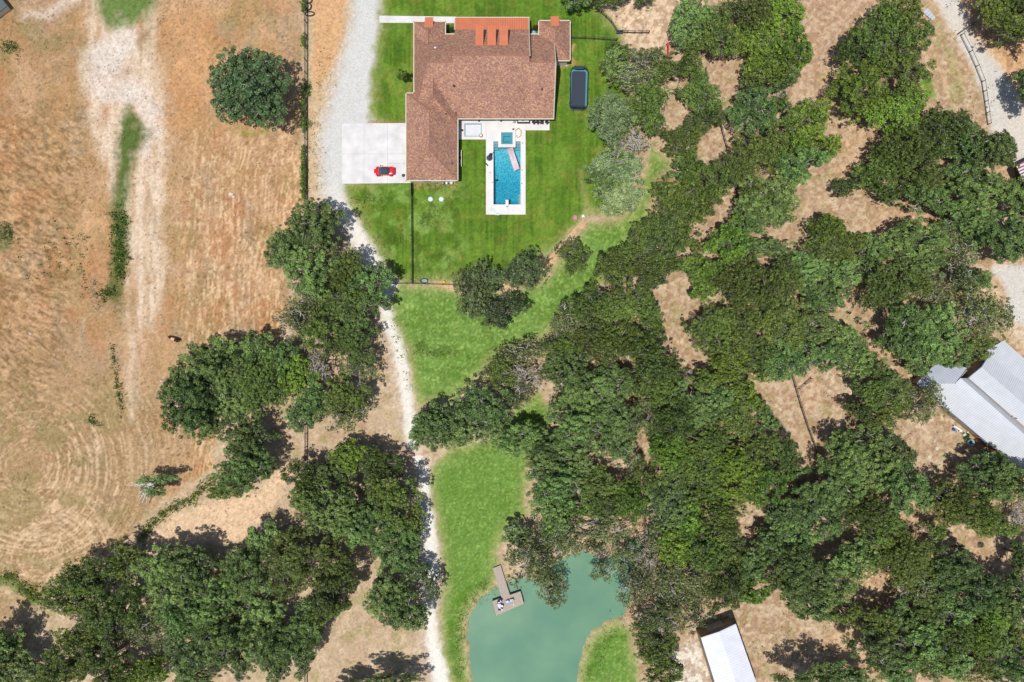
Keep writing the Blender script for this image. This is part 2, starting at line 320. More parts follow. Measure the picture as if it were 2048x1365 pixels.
# flat under houses and slabs
slabs = [[(680, 240), (1150, 240), (1150, 20), (755, 20), (755, 60), (680, 60)]]
idx = np.arange(nx*ny).reshape(ny, nx)
q = np.stack([idx[:-1, :-1], idx[:-1, 1:], idx[1:, 1:], idx[1:, :-1]], -1).reshape(-1, 4)
cm = lambda A: (A[:-1, :-1]+A[1:, 1:])/2
FX, FY = cm(PX), cm(PY)
cls = np.zeros(FX.shape, int)
cls[cm(ld) > 0] = 1
cls[(cm(grav['gravel_driveway']) > 0) & (cls == 0)] = 2
cls[cm(grav['gravel_road']) > 0] = 3
hole = ((FX > 986) & (FX < 1042) & (FY > 262) & (FY < 411)) | ((FX > 927) & (FX < 965) & (FY > 246) & (FY < 275))
cls[hole] = 9
cls = cls.reshape(-1)
gm_ = bpy.data.materials.new('ground_cover'); gm_.use_nodes = True
n = gm_.node_tree.nodes; l = gm_.node_tree.links; b = n['Principled BSDF']; b.inputs['Roughness'].default_value = 0.95; b.inputs['Specular IOR Level'].default_value = 0.1
at = n.new('ShaderNodeAttribute'); at.attribute_name = 'Col'; tc = n.new('ShaderNodeTexCoord')
nz = n.new('ShaderNodeTexNoise'); nz.inputs['Scale'].default_value = 3.2; nz.inputs['Detail'].default_value = 6; nz.inputs['Roughness'].default_value = 0.7; l.new(tc.outputs['Object'], nz.inputs['Vector'])
mr = n.new('ShaderNodeMapRange'); mr.inputs[1].default_value = 0.3; mr.inputs[2].default_value = 0.7; mr.inputs[3].default_value = 0.84; mr.inputs[4].default_value = 1.16; l.new(nz.outputs[0], mr.inputs[0])
vm = n.new('ShaderNodeVectorMath'); vm.operation = 'SCALE'; l.new(at.outputs['Color'], vm.inputs[0]); nb_ = n.new('ShaderNodeTexNoise'); nb_.inputs['Scale'].default_value = 7.5; nb_.inputs['Detail'].default_value = 3; l.new(tc.outputs['Object'], nb_.inputs['Vector'])
mr2 = n.new('ShaderNodeMapRange'); mr2.inputs[1].default_value = 0.32; mr2.inputs[2].default_value = 0.68; mr2.inputs[3].default_value = 0.86; mr2.inputs[4].default_value = 1.14; l.new(nb_.outputs[0], mr2.inputs[0])
mm2 = n.new('ShaderNodeMath'); mm2.operation = 'MULTIPLY'; l.new(mr.outputs[0], mm2.inputs[0]); l.new(mr2.outputs[0], mm2.inputs[1]); l.new(mm2.outputs[0], vm.inputs['Scale']); l.new(vm.outputs[0], b.inputs['Base Color'])
bp = n.new('ShaderNodeBump'); bp.inputs['Strength'].default_value = 0.6; bp.inputs['Distance'].default_value = 0.16; l.new(nz.outputs[0], bp.inputs['Height']); l.new(bp.outputs[0], b.inputs['Normal'])
V = np.stack([GX, GY, Z], -1).reshape(-1, 3).astype(np.float32); CC = np.concatenate([c, np.ones(c.shape[:2]+(1,))], -1).reshape(-1, 4).astype(np.float32)
def grid_obj(name, k):
    f = q[cls == k]; used = np.unique(f); rm = np.full(len(V), -1); rm[used] = np.arange(len(used)); f = rm[f]
    me = bpy.data.meshes.new(name); me.vertices.add(len(used)); me.vertices.foreach_set('co', V[used].ravel())
    me.loops.add(f.size); me.loops.foreach_set('vertex_index', f.ravel().astype(np.int32))
    me.polygons.add(len(f)); me.polygons.foreach_set('loop_start', np.arange(0, f.size, 4, dtype=np.int32)); me.polygons.foreach_set('loop_total', np.full(len(f), 4, np.int32))
    a = me.color_attributes.new('Col', 'FLOAT_COLOR', 'POINT'); a.data.foreach_set('color', CC[used].ravel())
    me.update(); me.validate(); me.polygons.foreach_set('use_smooth', [True]*len(f)); me.materials.append(gm_)
    o = bpy.data.objects.new(name, me); COL.objects.link(o); return tag(o, kind='structure')
grid_obj('ground', 0); grid_obj('lawn', 1); grid_obj('gravel_driveway', 2); grid_obj('gravel_road', 3)
far = MB(); F = 1500
for (a, b_, c_, d_) in ((-F, -F, F, y0), (-F, y1, F, F), (-F, y0, x0, y1), (x1, y0, F, y1)): far.add([(a, b_, -0.02), (c_, b_, -0.02), (c_, d_, -0.02), (a, d_, -0.02)], [(0, 1, 2, 3)])
far.build('terrain', mat('far_dry_grass', S(190, 158, 118), noise=(0.03, 0.3)), kind='structure')
# pond water
pw = bpy.data.materials.new('pond_water'); pw.use_nodes = True
n = pw.node_tree.nodes; l = pw.node_tree.links; b = n['Principled BSDF']; b.inputs['Roughness'].default_value = 0.12; b.inputs['Specular IOR Level'].default_value = 0.5
tc = n.new('ShaderNodeTexCoord'); nz = n.new('ShaderNodeTexNoise'); nz.inputs['Scale'].default_value = 0.12; nz.inputs['Detail'].default_value = 4; l.new(tc.outputs['Object'], nz.inputs['Vector'])
cr = n.new('ShaderNodeValToRGB'); cr.color_ramp.elements[0].position = 0.35; cr.color_ramp.elements[0].color = (*S(100, 144, 118), 1); cr.color_ramp.elements[1].position = 0.7; cr.color_ramp.elements[1].color = (*S(118, 158, 126), 1)
l.new(nz.outputs[0], cr.inputs[0]); l.new(cr.outputs[0], b.inputs['Base Color'])
n2_ = n.new('ShaderNodeTexNoise'); n2_.inputs['Scale'].default_value = 5; n2_.inputs['Detail'].default_value = 3; l.new(tc.outputs['Object'], n2_.inputs['Vector'])
bp = n.new('ShaderNodeBump'); bp.inputs['Strength'].default_value = 0.15; bp.inputs['Distance'].default_value = 0.03; l.new(n2_.outputs[0], bp.inputs['Height']); l.new(bp.outputs[0], b.inputs['Normal'])
ZW = -0.34
m_ = MB(); m_.add([(*W(910, 1470)[:2], ZW), (*W(1340, 1470)[:2], ZW), (*W(1340, 1000)[:2], ZW), (*W(910, 1000)[:2], ZW)], [(0, 1, 2, 3)]); m_.build('pond_water', pw, kind='structure')
# ---------------- trees ----------------
def leaf_mat(name, c1, c2, trl=0.2):
    m = bpy.data.materials.new(name); m.use_nodes = True; n = m.node_tree.nodes; l = m.node_tree.links
    for x in list(n): n.remove(x)
    out = n.new('ShaderNodeOutputMaterial'); a = n.new('ShaderNodeAttribute'); a.attribute_name = 'Tint'
    oi = n.new('ShaderNodeObjectInfo')
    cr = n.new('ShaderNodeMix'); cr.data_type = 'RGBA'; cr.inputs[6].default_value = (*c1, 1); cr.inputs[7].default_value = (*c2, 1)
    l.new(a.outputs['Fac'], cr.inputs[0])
    hs = n.new('ShaderNodeHueSaturation')
    mr = n.new('ShaderNodeMapRange'); mr.inputs[3].default_value = 0.476; mr.inputs[4].default_value = 0.507; l.new(oi.outputs['Random'], mr.inputs[0]); l.new(mr.outputs[0], hs.inputs['Hue'])
    mv = n.new('ShaderNodeMath'); mv.operation = 'MULTIPLY'; mv.inputs[1].default_value = 7.31; l.new(oi.outputs['Random'], mv.inputs[0])
    fr = n.new('ShaderNodeMath'); fr.operation = 'FRACT'; l.new(mv.outputs[0], fr.inputs[0])
    m2 = n.new('ShaderNodeMapRange'); m2.inputs[3].default_value = 0.66; m2.inputs[4].default_value = 1.3; l.new(fr.outputs[0], m2.inputs[0]); l.new(m2.outputs[0], hs.inputs['Value'])
    l.new(cr.outputs[2], hs.inputs['Color'])
    d = n.new('ShaderNodeBsdfPrincipled'); d.inputs['Roughness'].default_value = 0.48; d.inputs['Specular IOR Level'].default_value = 0.5
    t = n.new('ShaderNodeBsdfTranslucent'); mx = n.new('ShaderNodeMixShader'); mx.inputs[0].default_value = trl
    l.new(hs.outputs[0], d.inputs['Base Color']); l.new(hs.outputs[0], t.inputs['Color']); l.new(d.outputs[0], mx.inputs[1]); l.new(t.outputs[0], mx.inputs[2]); l.new(mx.outputs[0], out.inputs[0])
    return m
bark = mat('oak_bark', (0.20, 0.18, 0.16), 0.95, noise=(4, 0.4))
palebark = mat('pale_weathered_bark', (0.42, 0.39, 0.36), 0.9, noise=(4, 0.3))
G_ = lambda r, g, b: (lin(r), lin(g), lin(b))
KIND = {  # leaf colours dark/light, clump radius, leaf size, leaves per clump, clump spacing, gaps, twigs
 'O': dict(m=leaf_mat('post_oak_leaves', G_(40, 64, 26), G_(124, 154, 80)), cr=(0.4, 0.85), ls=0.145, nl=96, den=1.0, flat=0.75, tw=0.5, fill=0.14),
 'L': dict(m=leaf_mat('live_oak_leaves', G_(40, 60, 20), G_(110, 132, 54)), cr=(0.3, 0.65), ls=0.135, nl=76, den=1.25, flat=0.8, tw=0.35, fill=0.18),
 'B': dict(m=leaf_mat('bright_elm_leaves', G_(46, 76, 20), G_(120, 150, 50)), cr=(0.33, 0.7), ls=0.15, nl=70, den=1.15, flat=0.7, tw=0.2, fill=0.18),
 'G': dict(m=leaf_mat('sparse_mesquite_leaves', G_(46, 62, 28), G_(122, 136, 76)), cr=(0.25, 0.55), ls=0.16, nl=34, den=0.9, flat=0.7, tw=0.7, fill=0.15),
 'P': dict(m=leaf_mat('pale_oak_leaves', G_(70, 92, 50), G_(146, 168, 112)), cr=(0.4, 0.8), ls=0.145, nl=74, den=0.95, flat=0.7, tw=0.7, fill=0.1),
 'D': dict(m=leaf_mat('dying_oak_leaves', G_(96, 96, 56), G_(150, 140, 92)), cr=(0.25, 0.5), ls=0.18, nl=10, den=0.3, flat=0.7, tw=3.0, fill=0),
}
def crown_mesh(kind, r, rs):
    K = KIND[kind]; H = 1.05*r+3.2; hb = 0.30*H
    nlobe = max(6, int(5+r*2.0)); lobes = []
    for i in range(nlobe):
        a = i*2.399+rs.uniform(-.45, .45); d = r*math.sqrt((i+0.4)/nlobe)*0.78*rs.uniform(0.8, 1.14)
        lr = r*rs.uniform(0.2, 0.36) if d > 0.25*r else r*rs.uniform(0.3, 0.4)
        z = hb+(H-hb)*(0.38+0.42*(1-(d/r)**1.6))*rs.uniform(0.6, 1.15)
        lobes.append((d*math.cos(a), d*math.sin(a), z, lr))
    cl = []
    allc = np.zeros((0, 4)); o3 = rs.uniform(0, 50, 3)
    def nf3(p):
        q_ = (p+o3)/1.5; return float(vnoise(np.array([q_[0]+q_[2]*.6]), np.array([q_[1]-q_[2]*.6]), 7)[0])
    for (x, y, z, lr) in lobes:
        want = int(K['den']*(9+14*lr*lr)); got = 0
        for _ in range(want*5):
            if got >= want: break
            v = rs.normal(size=3); v /= np.linalg.norm(v); v[2] = v[2] if v[2] > -0.25 else -v[2]*0.6
            s = rs.uniform(0.55, 1.0) if rs.rand() < 0.8 else rs.uniform(1.0, 1.32)
            p = np.array([x, y, z])+v*lr*s*np.array([1.08, 1.08, K['flat']])
            cr_ = rs.uniform(*K['cr'])*(0.8+0.04*r)*(1.0 if s < 1 else 0.6)
            if len(allc):
                dd = np.sqrt(((allc[:, :3]-p)**2).sum(1)); 
                if (dd < 0.8*(allc[:, 3]+cr_)).any(): continue
            if nf3(p) < K.get('hole', .40): continue
            allc = np.vstack([allc, [*p, cr_]]); got += 1
            cl.append((p, cr_, rs.uniform(0, 1), (x, y, z)))
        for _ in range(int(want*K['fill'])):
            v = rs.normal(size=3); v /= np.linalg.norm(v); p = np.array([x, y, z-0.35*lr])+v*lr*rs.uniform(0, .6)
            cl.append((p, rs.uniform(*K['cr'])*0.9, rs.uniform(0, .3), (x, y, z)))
    P = []; T = []; CI = []
    for (p, c_, t, _) in cl:
        n_ = int(K['nl']*(c_/0.55)**1.6); n_ = max(6, n_)
        v = rs.normal(size=(n_, 3)); v /= np.linalg.norm(v, axis=1)[:, None]; v[:, 2] = np.where(v[:, 2] < -0.3, -v[:, 2], v[:, 2])
        pts = p+v*c_*rs.uniform(0.55, 1.12, (n_, 1))*np.array([1, 1, 0.72])
        nr = v*0.55+rs.normal(size=(n_, 3))*0.55+np.array([0, 0, 0.45]); nr /= np.linalg.norm(nr, axis=1)[:, None]
        u = np.cross(nr, rs.normal(size=(n_, 3))); u /= np.linalg.norm(u, axis=1)[:, None]+1e-9; w_ = np.cross(nr, u)
        CI.append(np.tile(p, (n_, 1))); s = K['ls']*rs.uniform(0.6, 1.25, (n_, 1)); e = 0.75
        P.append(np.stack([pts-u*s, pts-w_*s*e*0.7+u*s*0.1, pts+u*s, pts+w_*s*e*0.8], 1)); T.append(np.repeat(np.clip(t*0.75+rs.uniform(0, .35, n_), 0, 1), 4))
    P = np.concatenate(P).reshape(-1, 3).astype(np.float32); T = np.concatenate(T).astype(np.float32); nf = len(P)//4
    crown = (P, T, np.concatenate(CI), K['m'])
    return crown, limb_mesh(kind, r, rs, lobes, H), H
def leaf_mesh(P, T, m):
    nf = len(P)//4
    me = bpy.data.meshes.new('crown'); me.vertices.add(len(P)); me.vertices.foreach_set('co', P.ravel())
    me.loops.add(nf*4); me.loops.foreach_set('vertex_index', np.arange(nf*4, dtype=np.int32)); me.polygons.add(nf)
    me.polygons.foreach_set('loop_start', np.arange(0, nf*4, 4, dtype=np.int32)); me.polygons.foreach_set('loop_total', np.full(nf, 4, np.int32))
    at = me.attributes.new('Tint', 'FLOAT', 'POINT'); at.data.foreach_set('value', T); me.update(); me.materials.append(m); return me
def limb_mesh(kind, r, rs, lobes, H):
    K = KIND[kind]; tb = MB(); grp = []; th = 0.32*H; tr = 0.05*r+0.08
    top = Vector((rs.uniform(-.3, .3), rs.uniform(-.3, .3), th))
    tb.tube([(0, 0, -0.3), (0, 0, 0.3), top], [tr*1.35, tr*1.05, tr*0.85], 8)
    for li, (x, y, z, lr) in enumerate(lobes):
        f0 = len(tb.f); c_ = Vector((x, y, z-0.2*lr)); md = top.lerp(c_, 0.5)+Vector((rs.uniform(-.4, .4), rs.uniform(-.4, .4), 0.25*(c_.z-th)))
        tb.tube([top-Vector((0, 0, .2)), md, c_], [tr*.55, tr*.36, tr*.2], 5, False); grp.append((f0, len(tb.f), li, 0))
        for _ in range(int(2+K['tw']*3.2)):
            f0 = len(tb.f)
            v = Vector(rs.normal(size=3)); v.z = abs(v.z)*0.7+0.15; v.normalize(); e = c_+v*lr*rs.uniform(0.8, 1.15)
            m_ = c_.lerp(e, .5)+Vector(rs.normal(size=3))*0.15*lr; tb.tube([c_, m_, e], [tr*.18, 0.05, 0.022], 4, False)
            if K['tw'] > 1:
                for _ in range(3):
                    e2 = m_+(e-m_)*rs.uniform(.4, 1)+Vector(rs.normal(size=3))*0.28*lr; tb.tube([m_, e2], [0.04, 0.015], 3, False)
            grp.append((f0, len(tb.f), li, 1))
    tm = bpy.data.meshes.new('trunk'); tm.from_pydata(tb.v, [], tb.f); tm.update(); tm.polygons.foreach_set('use_smooth', [True]*len(tm.polygons)); tm.materials.append(palebark if kind in 'GDOPR' else bark)
    return tm, (np.array([tuple(v) for v in tb.v]), tb.f, grp)
PROTO = {}
def protos(kind, r):
    key = (kind, min((1.6, 2.8, 4.0, 5.2, 6.6), key=lambda s: abs(s-r)))
    if key not in PROTO:
        PROTO[key] = []
        for i in range(2 if key[1] < 2 else 3):
            cr_, (tm, raw), H_ = crown_mesh(kind, key[1], np.random.RandomState(100*i+int(key[1]*10)+ord(kind)))
            PROTO[key].append((leaf_mesh(cr_[0], cr_[1], cr_[3]), tm, H_, cr_, raw))
    return key[1], PROTO[key]
KIND['K'] = dict(KIND['L'], hole=0.36, tw=0.9, m=leaf_mat('grey_green_oak_leaves', G_(42, 58, 32), G_(104, 122, 72)))
KIND['R'] = dict(KIND['O'], hole=0.12, m=leaf_mat('dark_oak_leaves', G_(38, 60, 32), G_(96, 124, 74)))
DESC = {'K': ('dark grey green oak', 'oak_tree', 'oak tree'), 'R': ('round dark oak', 'oak_tree', 'oak tree'), 'P': ('pale green open oak', 'pale_oak', 'oak tree'), 'O': ('clumpy mid green oak', 'oak_tree', 'oak tree'), 'L': ('dense dark green live oak', 'live_oak', 'live oak'), 'B': ('bright leafy green tree', 'leafy_tree', 'tree'),
        'G': ('thin grey green tree', 'sparse_tree', 'tree'), 'D': ('nearly bare pale grey tree', 'bare_tree', 'tree')}
LM = [('lone oak in the dry field', 503, 182), ('south end of the garage roof', 864, 365), ('pool diving board', 1014, 405), ('trampoline', 1157, 175), ('wooden pond dock', 1015, 1200),
      ('north east corner of the house', 1140, 42), ('white roofed shed', 1455, 1310), ('brown barn door wall', 1960, 880), ('long pale metal roof', 1990, 800), ('metal panels beside the right road', 1856, 30),
      ('gate across the right road', 1930, 60), ('tan and brown cow', 347, 680), ('yellow kayak under the trees', 468, 1235), ('gate rails in the woods', 1600, 760), ('pink ring by the lawn fence', 1150, 436),
      ('corner of the black lawn fence', 825, 568), ('red slide', 1336, 95), ('left edge dirt clearing', 60, 1240), ('dirt glade amid the woods', 1355, 610), ('small green bush by the rusty brush', 1650, 293),
      ('bottom end of the white track', 880, 1340), ('lower right dirt clearing', 1980, 1110), ('striped red and white roof', 2042, 335), ('two round stone pads', 1860, 905), ('dry clearing by the shed', 1560, 1270),
      ('short rails near the brown glade', 1730, 655), ('bent rail fence between pale glades', 1447, 270), ('pond water under the branches', 1265, 1080), ('north tip of the lower meadow', 1075, 830), ('red dirt patch on the white track', 830, 905)]
def where(x, y, rank):
    d = sorted(LM, key=lambda q: math.hypot(q[1]-x, q[2]-y))[rank]
    dx_, dy_ = x-d[1], y-d[2]; m_ = max(1, round(math.hypot(dx_, dy_)*0.1))
    a = math.degrees(math.atan2(-dy_, dx_)) % 360
    s = ['right of', 'above and right of', 'above', 'above and left of', 'left of', 'below and left of', 'below', 'below and right of'][int((a+22.5)//45) % 8]
    return (m_, s, d[0])
LAB = {(985, 560): 'small dark oak in the middle of the group between the two lawns', (1362, 754): 'bare grey snag at the lower end of the long glade', (501, 182): 'round dark green oak standing alone in the tan field', (320, 968): 'small leaning oak with bare grey limbs on its left in the dry field', (1148, 513): 'small round dark oak alone on the lower lawn edge below the fence',
       (950, 585): 'leftmost dark grey green oak of the group between the two lawns', (1045, 545): 'upper right dark oak of the group between the two lawns', (1000, 625): 'lowest dark oak of the group between the two lawns',
       (806, 156): 'tiny round ornamental tree on the grass strip left of the house', (1056, 1112): 'thin grey green tree spreading over the wooden pond dock walkway', (1107, 1182): 'thin brown leaved tree hanging over the pond water'}
TR = """501 182 80 78 R|635 455 58 50 O|578 492 42 38 O|552 515 24 22 O|625 548 55 50 O|700 545 48 45 L|748 562 44 45 O|690 600 62 45 L|745 605 38 30 O|620 600 45 45 G|595 645 52 38 G|645 668 45 38 L
705 640 35 30 O|712 690 52 50 L|722 735 38 40 G|570 712 34 32 O|522 690 34 30 O|600 745 36 45 B|638 735 30 36 D|662 690 28 30 G|412 745 55 52 O|385 800 58 62 O|412 838 44 38 O|450 700 46 34 O
478 730 42 40 O|470 790 50 52 O|525 765 52 66 L|560 730 34 38 O|698 790 52 44 L|690 828 44 38 G|640 795 30 34 O|602 832 36 38 O|505 885 52 48 O|500 935 60 44 O|455 982 44 24 B|320 968 34 24 O
558 948 28 22 L|611 951 42 40 L|673 945 40 36 O|660 1000 62 52 O|620 990 36 34 O|711 912 48 38 B|760 930 52 42 L|790 990 56 56 L|752 1040 55 48 O|700 1050 45 40 O|797 1090 52 48 O|830 1040 26 34 L
770 1190 52 50 O|811 1225 51 56 O|862 1165 30 34 G|830 1140 34 28 O|626 1100 80 62 L|673 1176 62 65 L|580 1140 52 50 L|640 1222 52 52 O|583 1285 61 64 O|533 1072 46 40 O|494 1135 50 53 O
443 1190 50 48 O|393 1135 56 46 O|330 1135 56 46 O|340 1190 60 52 O|395 1215 55 48 O|255 1120 50 40 L|190 1150 62 44 L|160 1190 66 44 L|238 1215 58 65 L|300 1245 46 46 G|355 1265 40 40 G
170 1270 54 34 L|150 1320 58 46 L|225 1310 60 50 L|390 1290 58 52 O|450 1265 55 48 O|510 1220 55 48 O|530 1280 56 50 O|470 1320 44 34 O|310 1335 44 32 B|260 1352 50 30 B|20 1270 40 36 O
40 1330 50 44 O|-15 1320 50 50 O|60 1372 60 30 L|785 1372 70 32 O|700 1385 60 26 O|395 1350 50 30 O|950 585 44 56 K|1000 625 46 38 K|1045 545 50 42 K|985 560 28 28 K|1148 513 34 38 L
1042 705 59 31 G|1000 745 40 36 L|1040 755 46 38 D|1015 790 50 36 G|964 815 56 53 O|915 846 56 49 O|872 845 48 38 O|850 872 34 34 O|1028 871 57 39 O|1089 890 55 27 O|1132 638 42 50 G
1180 610 52 44 L|1231 625 56 48 L|1285 610 42 44 L|1175 680 56 40 L|1235 690 56 44 L|1295 670 46 40 L|1120 700 44 30 L|1130 745 50 44 O|1170 790 56 61 O|1225 765 48 44 O|1215 830 56 44 O
1298 728 62 48 L|1310 780 55 40 L|1270 840 48 42 G|1152 858 63 45 O|1230 885 50 40 O|1332 840 54 47 L|1218 542 51 52 L|1305 545 66 40 L|1270 490 44 42 L|1315 475 51 62 L|1348 412 57 57 L
1372 480 40 34 L|1411 348 62 54 L|1370 335 42 30 O|1405 415 46 42 L|1380 52 47 56 O|1428 72 53 63 L|1490 38 54 53 L|1560 25 52 44 B|1520 98 58 62 B|1595 95 35 52 B|1550 130 56 44 B|1500 165 36 26 L
1570 170 36 28 O|1501 226 57 54 O|1560 235 38 38 L|1570 195 26 22 D|1232 100 34 20 L|1225 135 34 34 O|1285 125 46 34 G|1268 165 63 31 G|1349 140 53 32 L|1396 188 51 46 L|1292 228 52 60 L
1410 235 40 34 L|1372 280 53 43 L|1216 242 53 54 G|1270 295 34 30 D|1240 290 34 26 D|1222 330 54 34 P|1262 345 34 34 P|1205 365 42 34 O|1235 395 49 41 G|1470 348 61 52 L|1522 300 59 47 L
1585 300 40 38 B|1618 240 59 44 B|1655 292 26 28 B|1592 340 57 41 O|1530 404 65 55 O|1480 455 44 34 O|1750 85 58 64 L|1795 45 56 44 L|1830 70 44 44 L|1845 20 28 24 L|1700 105 48 42 L
1802 140 60 56 L|1714 188 58 60 B|1778 230 57 51 B|1815 200 42 38 B|1865 265 58 54 L|1925 235 28 28 L|1815 320 66 61 L|1770 340 56 44 L|1790 385 54 28 L|1858 395 51 40 O|1735 355 34 30 L
1683 378 30 22 L|1920 290 46 40 O|1976 305 52 55 O|1920 340 40 34 O|1940 385 66 38 O|2028 400 55 45 O|1918 438 63 35 O|1988 478 56 55 O|2045 480 40 46 O|1880 480 40 34 G|1925 500 36 30 G
1975 25 46 44 L|2030 20 54 44 L|2022 72 62 38 L|2065 180 50 60 O|1650 450 44 38 B|1640 500 50 42 L|1595 540 58 38 O|1682 548 55 36 O|1690 500 42 38 L|1740 500 44 42 O|1815 480 64 38 O
1840 522 59 36 O|1756 570 55 58 L|1810 575 46 34 L|1900 545 42 36 G|1945 560 46 32 O|1870 585 44 34 G|1642 600 55 40 O|1452 485 51 47 B|1520 500 56 32 O|1408 555 53 51 B|1468 568 56 58 L
1528 582 63 59 L|1552 645 56 56 L|1418 655 53 50 L|1480 650 52 44 L|1460 700 48 38 L|1515 715 48 38 L|1618 658 63 36 O|1685 665 44 34 O|1565 728 50 50 O|1620 710 50 38 O|1695 707 57 44 O
1442 752 65 40 B|1395 806 66 55 O|1500 790 44 42 B|1468 830 58 56 L|1530 830 34 34 O|1565 900 42 52 L|1510 895 48 40 L|1408 880 65 40 L|1330 895 44 40 B|1460 925 50 40 B|1410 935 50 40 L
1355 940 48 40 L|1530 958 52 52 B|1332 1006 53 55 O|1395 985 50 40 B|1470 985 66 36 B|1590 960 44 30 O|1671 971 63 57 O|1625 1030 58 56 O|1560 1020 40 38 O|1585 1065 48 38 O|1370 1040 46 40 B
1445 1038 66 38 L|1345 1090 44 38 B|1400 1090 50 42 L|1450 1090 46 42 L|1530 1090 48 38 O|1490 1130 46 36 O|1579 1146 66 56 O|1435 1168 46 53 L|1385 1145 48 36 G|1328 1170 46 52 G|1375 1195 46 34 G
1500 1178 58 31 B|1320 1230 58 35 G|1395 1235 46 30 G|1310 1278 59 43 L|1328 1330 55 36 L|1690 1111 59 50 O|1650 1155 59 43 O|1615 1205 55 33 O|1680 1215 34 28 L|1690 900 50 46 O|1740 880 42 38 O
1790 905 46 42 O|1745 940 54 46 O|1795 972 51 54 O|1708 1015 59 46 L|1740 1045 48 36 L|1785 1040 30 24 O|1745 1100 46 40 L|1752 778 63 51 L|1720 810 42 34 L|1770 830 46 30 L|1845 812 42 48 G
1795 665 50 60 O|1854 670 60 63 O|1830 730 40 24 O|1900 708 40 30 O|1941 628 55 56 G|1992 640 43 44 G|1950 695 40 28 L|1960 925 42 34 O|2020 945 57 53 O|1985 970 46 38 O|1920 945 26 22 O
1882 1000 55 45 L|1938 1025 62 40 L|1995 1055 40 26 L|2035 1030 30 40 D|2040 1110 36 44 L|1810 1115 63 53 L|1850 1060 34 28 L|1900 1115 61 40 O|1860 1155 48 40 O|1815 1175 46 40 G|1932 1172 65 43 O
2018 1190 55 49 O|1980 1225 46 38 B|1760 1195 30 28 L|1740 1235 44 38 L|1795 1225 44 36 O|1845 1215 48 38 L|1900 1220 50 40 O|1755 1292 61 52 O|1830 1265 48 40 O|1885 1270 48 40 L|1935 1265 46 38 B
1985 1275 46 40 O|2030 1270 40 38 L|1790 1325 48 40 O|1840 1320 48 40 L|1895 1320 48 38 O|1950 1320 48 40 L|2025 1332 61 38 O|1680 1352 58 33 O|1605 1346 60 45 O|1122 925 62 40 O|1110 975 64 42 O
1105 1025 42 38 O|1150 1015 46 38 L|1210 962 59 38 L|1260 1000 38 38 B|1205 1010 42 36 L|1200 1050 62 31 G|1112 1082 51 46 G|1030 1068 32 28 O|1056 1112 54 50 G|1107 1182 38 36 G|1085 1150 26 24 G
1190 1092 36 22 G|1204 1141 24 24 G|1250 1100 34 32 G|1265 1162 45 50 G|1290 1120 34 38 D|1300 1075 34 34 G|1290 950 28 40 L|1250 920 34 30 G|1145 6 34 24 O|1185 2 30 18 L|1232 0 30 18 L
1290 0 28 18 L|806 156 12 11 B|1620 8 26 20 L|1362 754 26 20 D"""
